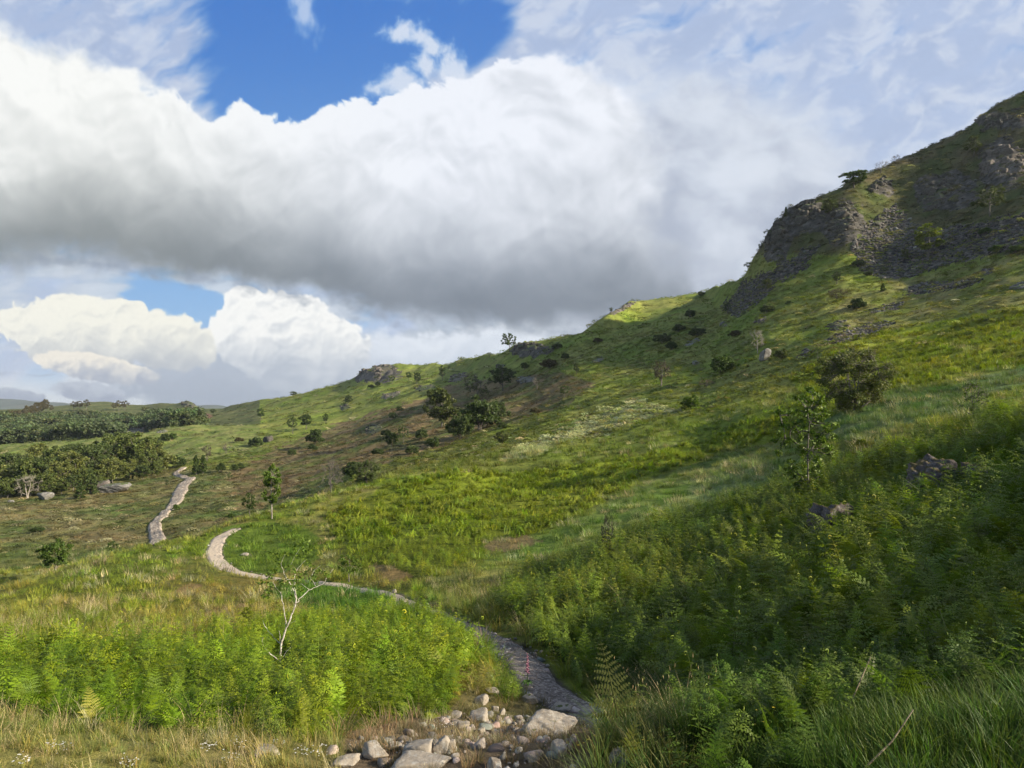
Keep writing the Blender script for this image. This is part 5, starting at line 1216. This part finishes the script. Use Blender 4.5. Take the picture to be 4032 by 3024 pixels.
# loose stones
c_st = bpy.data.collections.new('stone_kinds')
for i in range(5):
    v, f = chunk(40+i, 2, 9, .05, 0, (1, .8, .55)); c_st.objects.link(bpy.data.objects.new('stone_%02d' % i, mesh('stone', v, f, None, False)))
M_ST, _t, _N, _L, _P = nt('loose_stone')
_a = _N.new('ShaderNodeAttribute'); _a.attribute_type = 'INSTANCER'; _a.attribute_name = 'tint'; _c, _ = noise_col(_N, _L, 14, [(.7,.7,.7),(1,1,1),(1.25,1.2,1.15)], 6)
_L.new(mixn(_N, _L, 'MULTIPLY', 1., _a.outputs['Color'], _c), _P.inputs['Base Color']); _P.inputs['Roughness'].default_value = .9
for o in c_st.objects: o.data.materials.append(M_ST)
parts = []
x, y = cand(2.2, 40, 60); pw = pdist(x, y, PWD)
k = (RS.random(len(x)) < sst(.22, -.05, pw)*(.25+.75*(y < 14))); x, y = x[k], y[k]; n = len(x)
big = RS.random(n)**5; parts.append(part(x, y, pick(x, y)+.02, .012+.07*big, RS.integers(0, 5, n), A3(.27,.24,.22)*RS.uniform(.55, 1.35, (n, 1)), .4))
x, y = cand(2.2, 6.5, 420); z = pick(x, y); u = CX+F*x/y; v = HY-F*z/y
dd = np.maximum.reduce([blob(u, v, 505, 745, 85, 34), blob(u, v, 420, 752, 95, 18), blob(u, v, 540, 725, 50, 22), blob(u, v, 460, 722, 26, 10)])
k = RS.random(len(x)) < sst(-.1, .6, dd+.3*fbm(x*2, y*2, 3, 71))*.75; x, y, z = x[k], y[k], z[k]; n = len(x)
big = RS.random(n)**5; parts.append(part(x, y, z+.004, .007+.060*big, RS.integers(0, 5, n), A3(.22,.19,.16)*RS.uniform(.5, 1.4, (n, 1)), .4))
x, y = cand(2.6, 6.5, 8); z = pick(x, y); u = CX+F*x/y; k = (u < 520) & (RS.random(len(x)) < .3); n = k.sum()
emit('loose_stones', c_st, parts, 'small pale stones scattered on the path and the eroded bank', 5)
parts = []
x, y = cand(45, 230, 2.8); z = pick(x, y); col, br, gr, st, h, rk, sc, u, v, d = zones(x, y, z)
k = RS.random(len(x)) < sc*.95+rk*.05; n = k.sum()
parts.append(part(x[k], y[k], z[k]+.02, RS.uniform(.12, .46, n)*np.clip(y[k]/120, .6, 1.3), RS.integers(0, 5, n), A3(.088,.080,.070)*RS.uniform(.45, 1.9, (n, 1)), .35))
emit('scree', c_st, parts, 'grey slate scree and spills of broken slate on the upper hill', 5)
# ------------------------------------------------------------------ the white-barked sapling in the left bracken
def sapling():
    bx, by, bz = hit(279.6, 664); r = random.Random(3)
    Q = lambda X, Y, dy=0.: V3((177.8+.1072*X-CX)/F*(by+dy), by+dy, -(520.6+.1072*Y-HY)/F*(by+dy))-V3(bx, by, bz)
    w = G(); f = G()
    def br(P, r0, r1, bow=.0):
        n = len(P); pts = [Q(p[0], p[1], bow*i/n) for i, p in enumerate(P)]
        fine = []
        for i in range(n-1):
            for k in range(3): fine.append(pts[i].lerp(pts[i+1], k/3)+V3(r.gauss(0, .006), r.gauss(0, .006), 0))
        fine.append(pts[-1]); m = len(fine); w.tube(fine, [r0+(r1-r0)*i/(m-1) for i in range(m)], 7)
    br([(952,1400),(950,1330),(957,1230),(975,1130),(1010,1000),(1050,930),(1075,850),(1105,750),(1110,720)], 0.0178, 0.0092)
    br([(1110,725),(1070,630),(1030,560),(985,490),(962,400),(1000,315)], 0.0086, 0.0020, -.3)
    br([(1105,770),(1160,710),(1220,650),(1290,620),(1360,590),(1400,520),(1450,450)], 0.0073, 0.0020, .3)
    br([(1008,980),(1000,880),(985,780),(960,670),(910,620),(890,560)], 0.0086, 0.0020, -.35)
    br([(948,1305),(870,1250),(810,1190),(785,1130),(792,1095),(812,1080)], 0.0079, 0.0026, -.2)
    br([(962,1155),(900,1095),(860,1050),(815,985),(790,925)], 0.0059, 0.0020, .2)
    br([(957,1150),(950,1090),(944,1025)], 0.0040, 0.0020); br([(975,1275),(1020,1220),(1055,1180)], 0.0046, 0.0020, .2); br([(1050,960),(1100,935)], 0.0026, 0.0013)
    br([(1220,645),(1170,600),(1140,585)], 0.0033, 0.0013, .1); br([(1110,720),(1085,620),(1090,520),(1120,440),(1190,370)], 0.0046, 0.0013, .25); br([(985,490),(1060,400),(1110,310),(1150,250)], 0.0033, 0.0013, -.3); br([(1060,690),(1085,560)], 0.0026, 0.0013)
    br([(1290,620),(1240,540),(1270,460),(1330,420)], 0.0033, 0.0013, .1); br([(790,1160),(770,1140)], 0.0020, 0.0013); br([(830,1210),(815,1160)], 0.0020, 0.0013)
    for (X, Y) in [(900,330),(930,350),(880,300),(940,430),(830,520),(860,500),(850,640),(990,570),(1060,590),(1110,240),(1200,220),(1230,280),(1170,200),(1190,270),(1080,480),(1120,540),(1170,480),(960,640),(1230,440),(1290,560),(880,590),(820,690),(850,700),(1020,430),(1100,320),(1180,360),(1400,500),(1060,700),(940,560),(1010,330),(1260,500),(1140,620),(780,560),(1330,480),(900,480)]:
        for j in range(3): leaves(f, r, Q(X+r.uniform(-28, 28), Y+r.uniform(-28, 28), r.uniform(-.35, .35)), .07, 9, .026)
    o = obj('white_sapling', None, loc=(bx, by, bz)); tag(o, 'white-barked half bare sapling standing in the bright bracken at left', 'tree')
    obj('trunk', w.mesh('trunk_white_sapling', bark_mat('bark_white', (.27,.23,.18), (.70,.66,.58), 26), True), o); obj('crown', f.mesh('crown_white_sapling', LM['light'], False, True), o)
sapling()
# ------------------------------------------------------------------ foxglove, stray stems, flowers
def foxglove():
    x, y, z = hit(527, 686); g = G(); g.tube([(0, 0, 0), (.01, 0, .15), (.0, .01, .3), (.012, 0, .42)], [.005, .004, .004, .002], 5)
    o = obj('foxglove', None, loc=(x, y, z)); tag(o, 'pink foxglove spike beside the left edge of the gravel path', 'flower')
    obj('stem', g.mesh('stem', leaf_mat('foxglove_green', (.07,.12,.03)), False, True), o)
    b = G(); r = random.Random(2)
    for i in range(26):
        zz = .17+.24*i/26; a = i*2.4; s = .017*(1-.55*i/26); d = V3(math.cos(a), math.sin(a), -.55).normalized(); p = V3(.005, 0, zz)
        b.tube([p, p+d*s*.7, p+d*s*1.7], [s*.18, s*.42, s*.5], 6)
    obj('bells', b.mesh('bells', leaf_mat('foxglove_pink', (.40,.17,.27), trans=.3), True, True), o)
    l = G()
    for i in range(9):
        a = i*.7; c, s = math.cos(a), math.sin(a); L_ = .09; l.add([(0, 0, .02), (c*L_*.5-s*.02, s*L_*.5+c*.02, .06), (c*L_, s*L_, .03), (c*L_*.5+s*.02, s*L_*.5-c*.02, .06)], [(0, 1, 2, 3)])
    obj('leaves', l.mesh('leaves', LM['fresh'], False, True), o)
foxglove()
M_FL, _t, _N, _L, _P = nt('white_petal'); _P.inputs['Base Color'].default_value = (.75, .73, .68, 1); _P.inputs['Roughness'].default_value = .6
M_FY, _t, _N, _L, _P = nt('yellow_petal'); _P.inputs['Base Color'].default_value = (.65, .48, .02, 1)
def flowers(name, mat, spots, label, s, dens, up):
    g = G(); r = random.Random(9)
    for (px, py, w, h) in spots:
        for i in range(int(w*h*dens)):
            a = r.uniform(0, 6.28); q = math.sqrt(r.random()); x, y, z = hit(px+w*q*math.cos(a), min(py+h*q*math.sin(a), 790)); z = float(ground(x, y))+r.uniform(.2, 1)*up; sz = s*r.uniform(.6, 1.3)
            for k in range(5):
                b = k*1.2566; g.add([(x, y, z), (x+sz*math.cos(b-.5), y+sz*math.sin(b-.5), z+sz*.3), (x+sz*1.3*math.cos(b), y+sz*1.3*math.sin(b), z+sz*.25), (x+sz*math.cos(b+.5), y+sz*math.sin(b+.5), z+sz*.3)], [(0, 1, 2, 3)])
    tag(obj(name, g.mesh(name, mat)), label, name.replace('_', ' '), kind='stuff')
flowers('white_flowers', M_FL, [(209,751,11,4),(238,748,9,4),(231,762,9,5),(312,757,18,4),(22,765,10,5),(280,748,8,3),(445,727,14,5),(128,768,12,5),(60,752,16,4)], 'tiny white flowers in the short straw grass by the rocks', .0034, .5, .05)
flowers('yellow_flowers', M_FY, [(588,752,16,10),(760,715,30,22),(640,760,14,6)], 'tiny yellow flowers in the shaded grass right of the path', .0055, .05, .12)
# dead bramble stems arching through the right-hand bracken
M_STEM = bark_mat('stem_dead', (.12,.09,.055), (.24,.19,.12), 14)
for P, lab in [([(903,596),(925,604),(950,618),(975,640)], 'long pale dead stem arching over the bracken at right, upper one'),
               ([(852,700),(868,680),(882,665)], 'dead stem leaning to the right low in the shaded bracken'),
               ([(950,566),(960,580),(970,592)], 'short pale dead stem near the right border'),
               ([(865,768),(900,748),(930,722)], 'dead stem lying along the bottom right border')]:
    b = hit(P[0][0], P[0][1]+22); g = G(); pts = [V3((p[0]-CX)/F*b[1], b[1]+.05*i, -(p[1]-HY)/F*b[1])-V3(*b) for i, p in enumerate(P)]
    g.tube([V3(0, 0, 0)]+pts, [.0045]+[.0035-.0007*i for i in range(len(pts))], 5); tag(obj('dead_bramble', g.mesh('dead_bramble', M_STEM), loc=b), lab, 'stem')
# the tall bracken cluster that stands alone between the two branches of bare ground
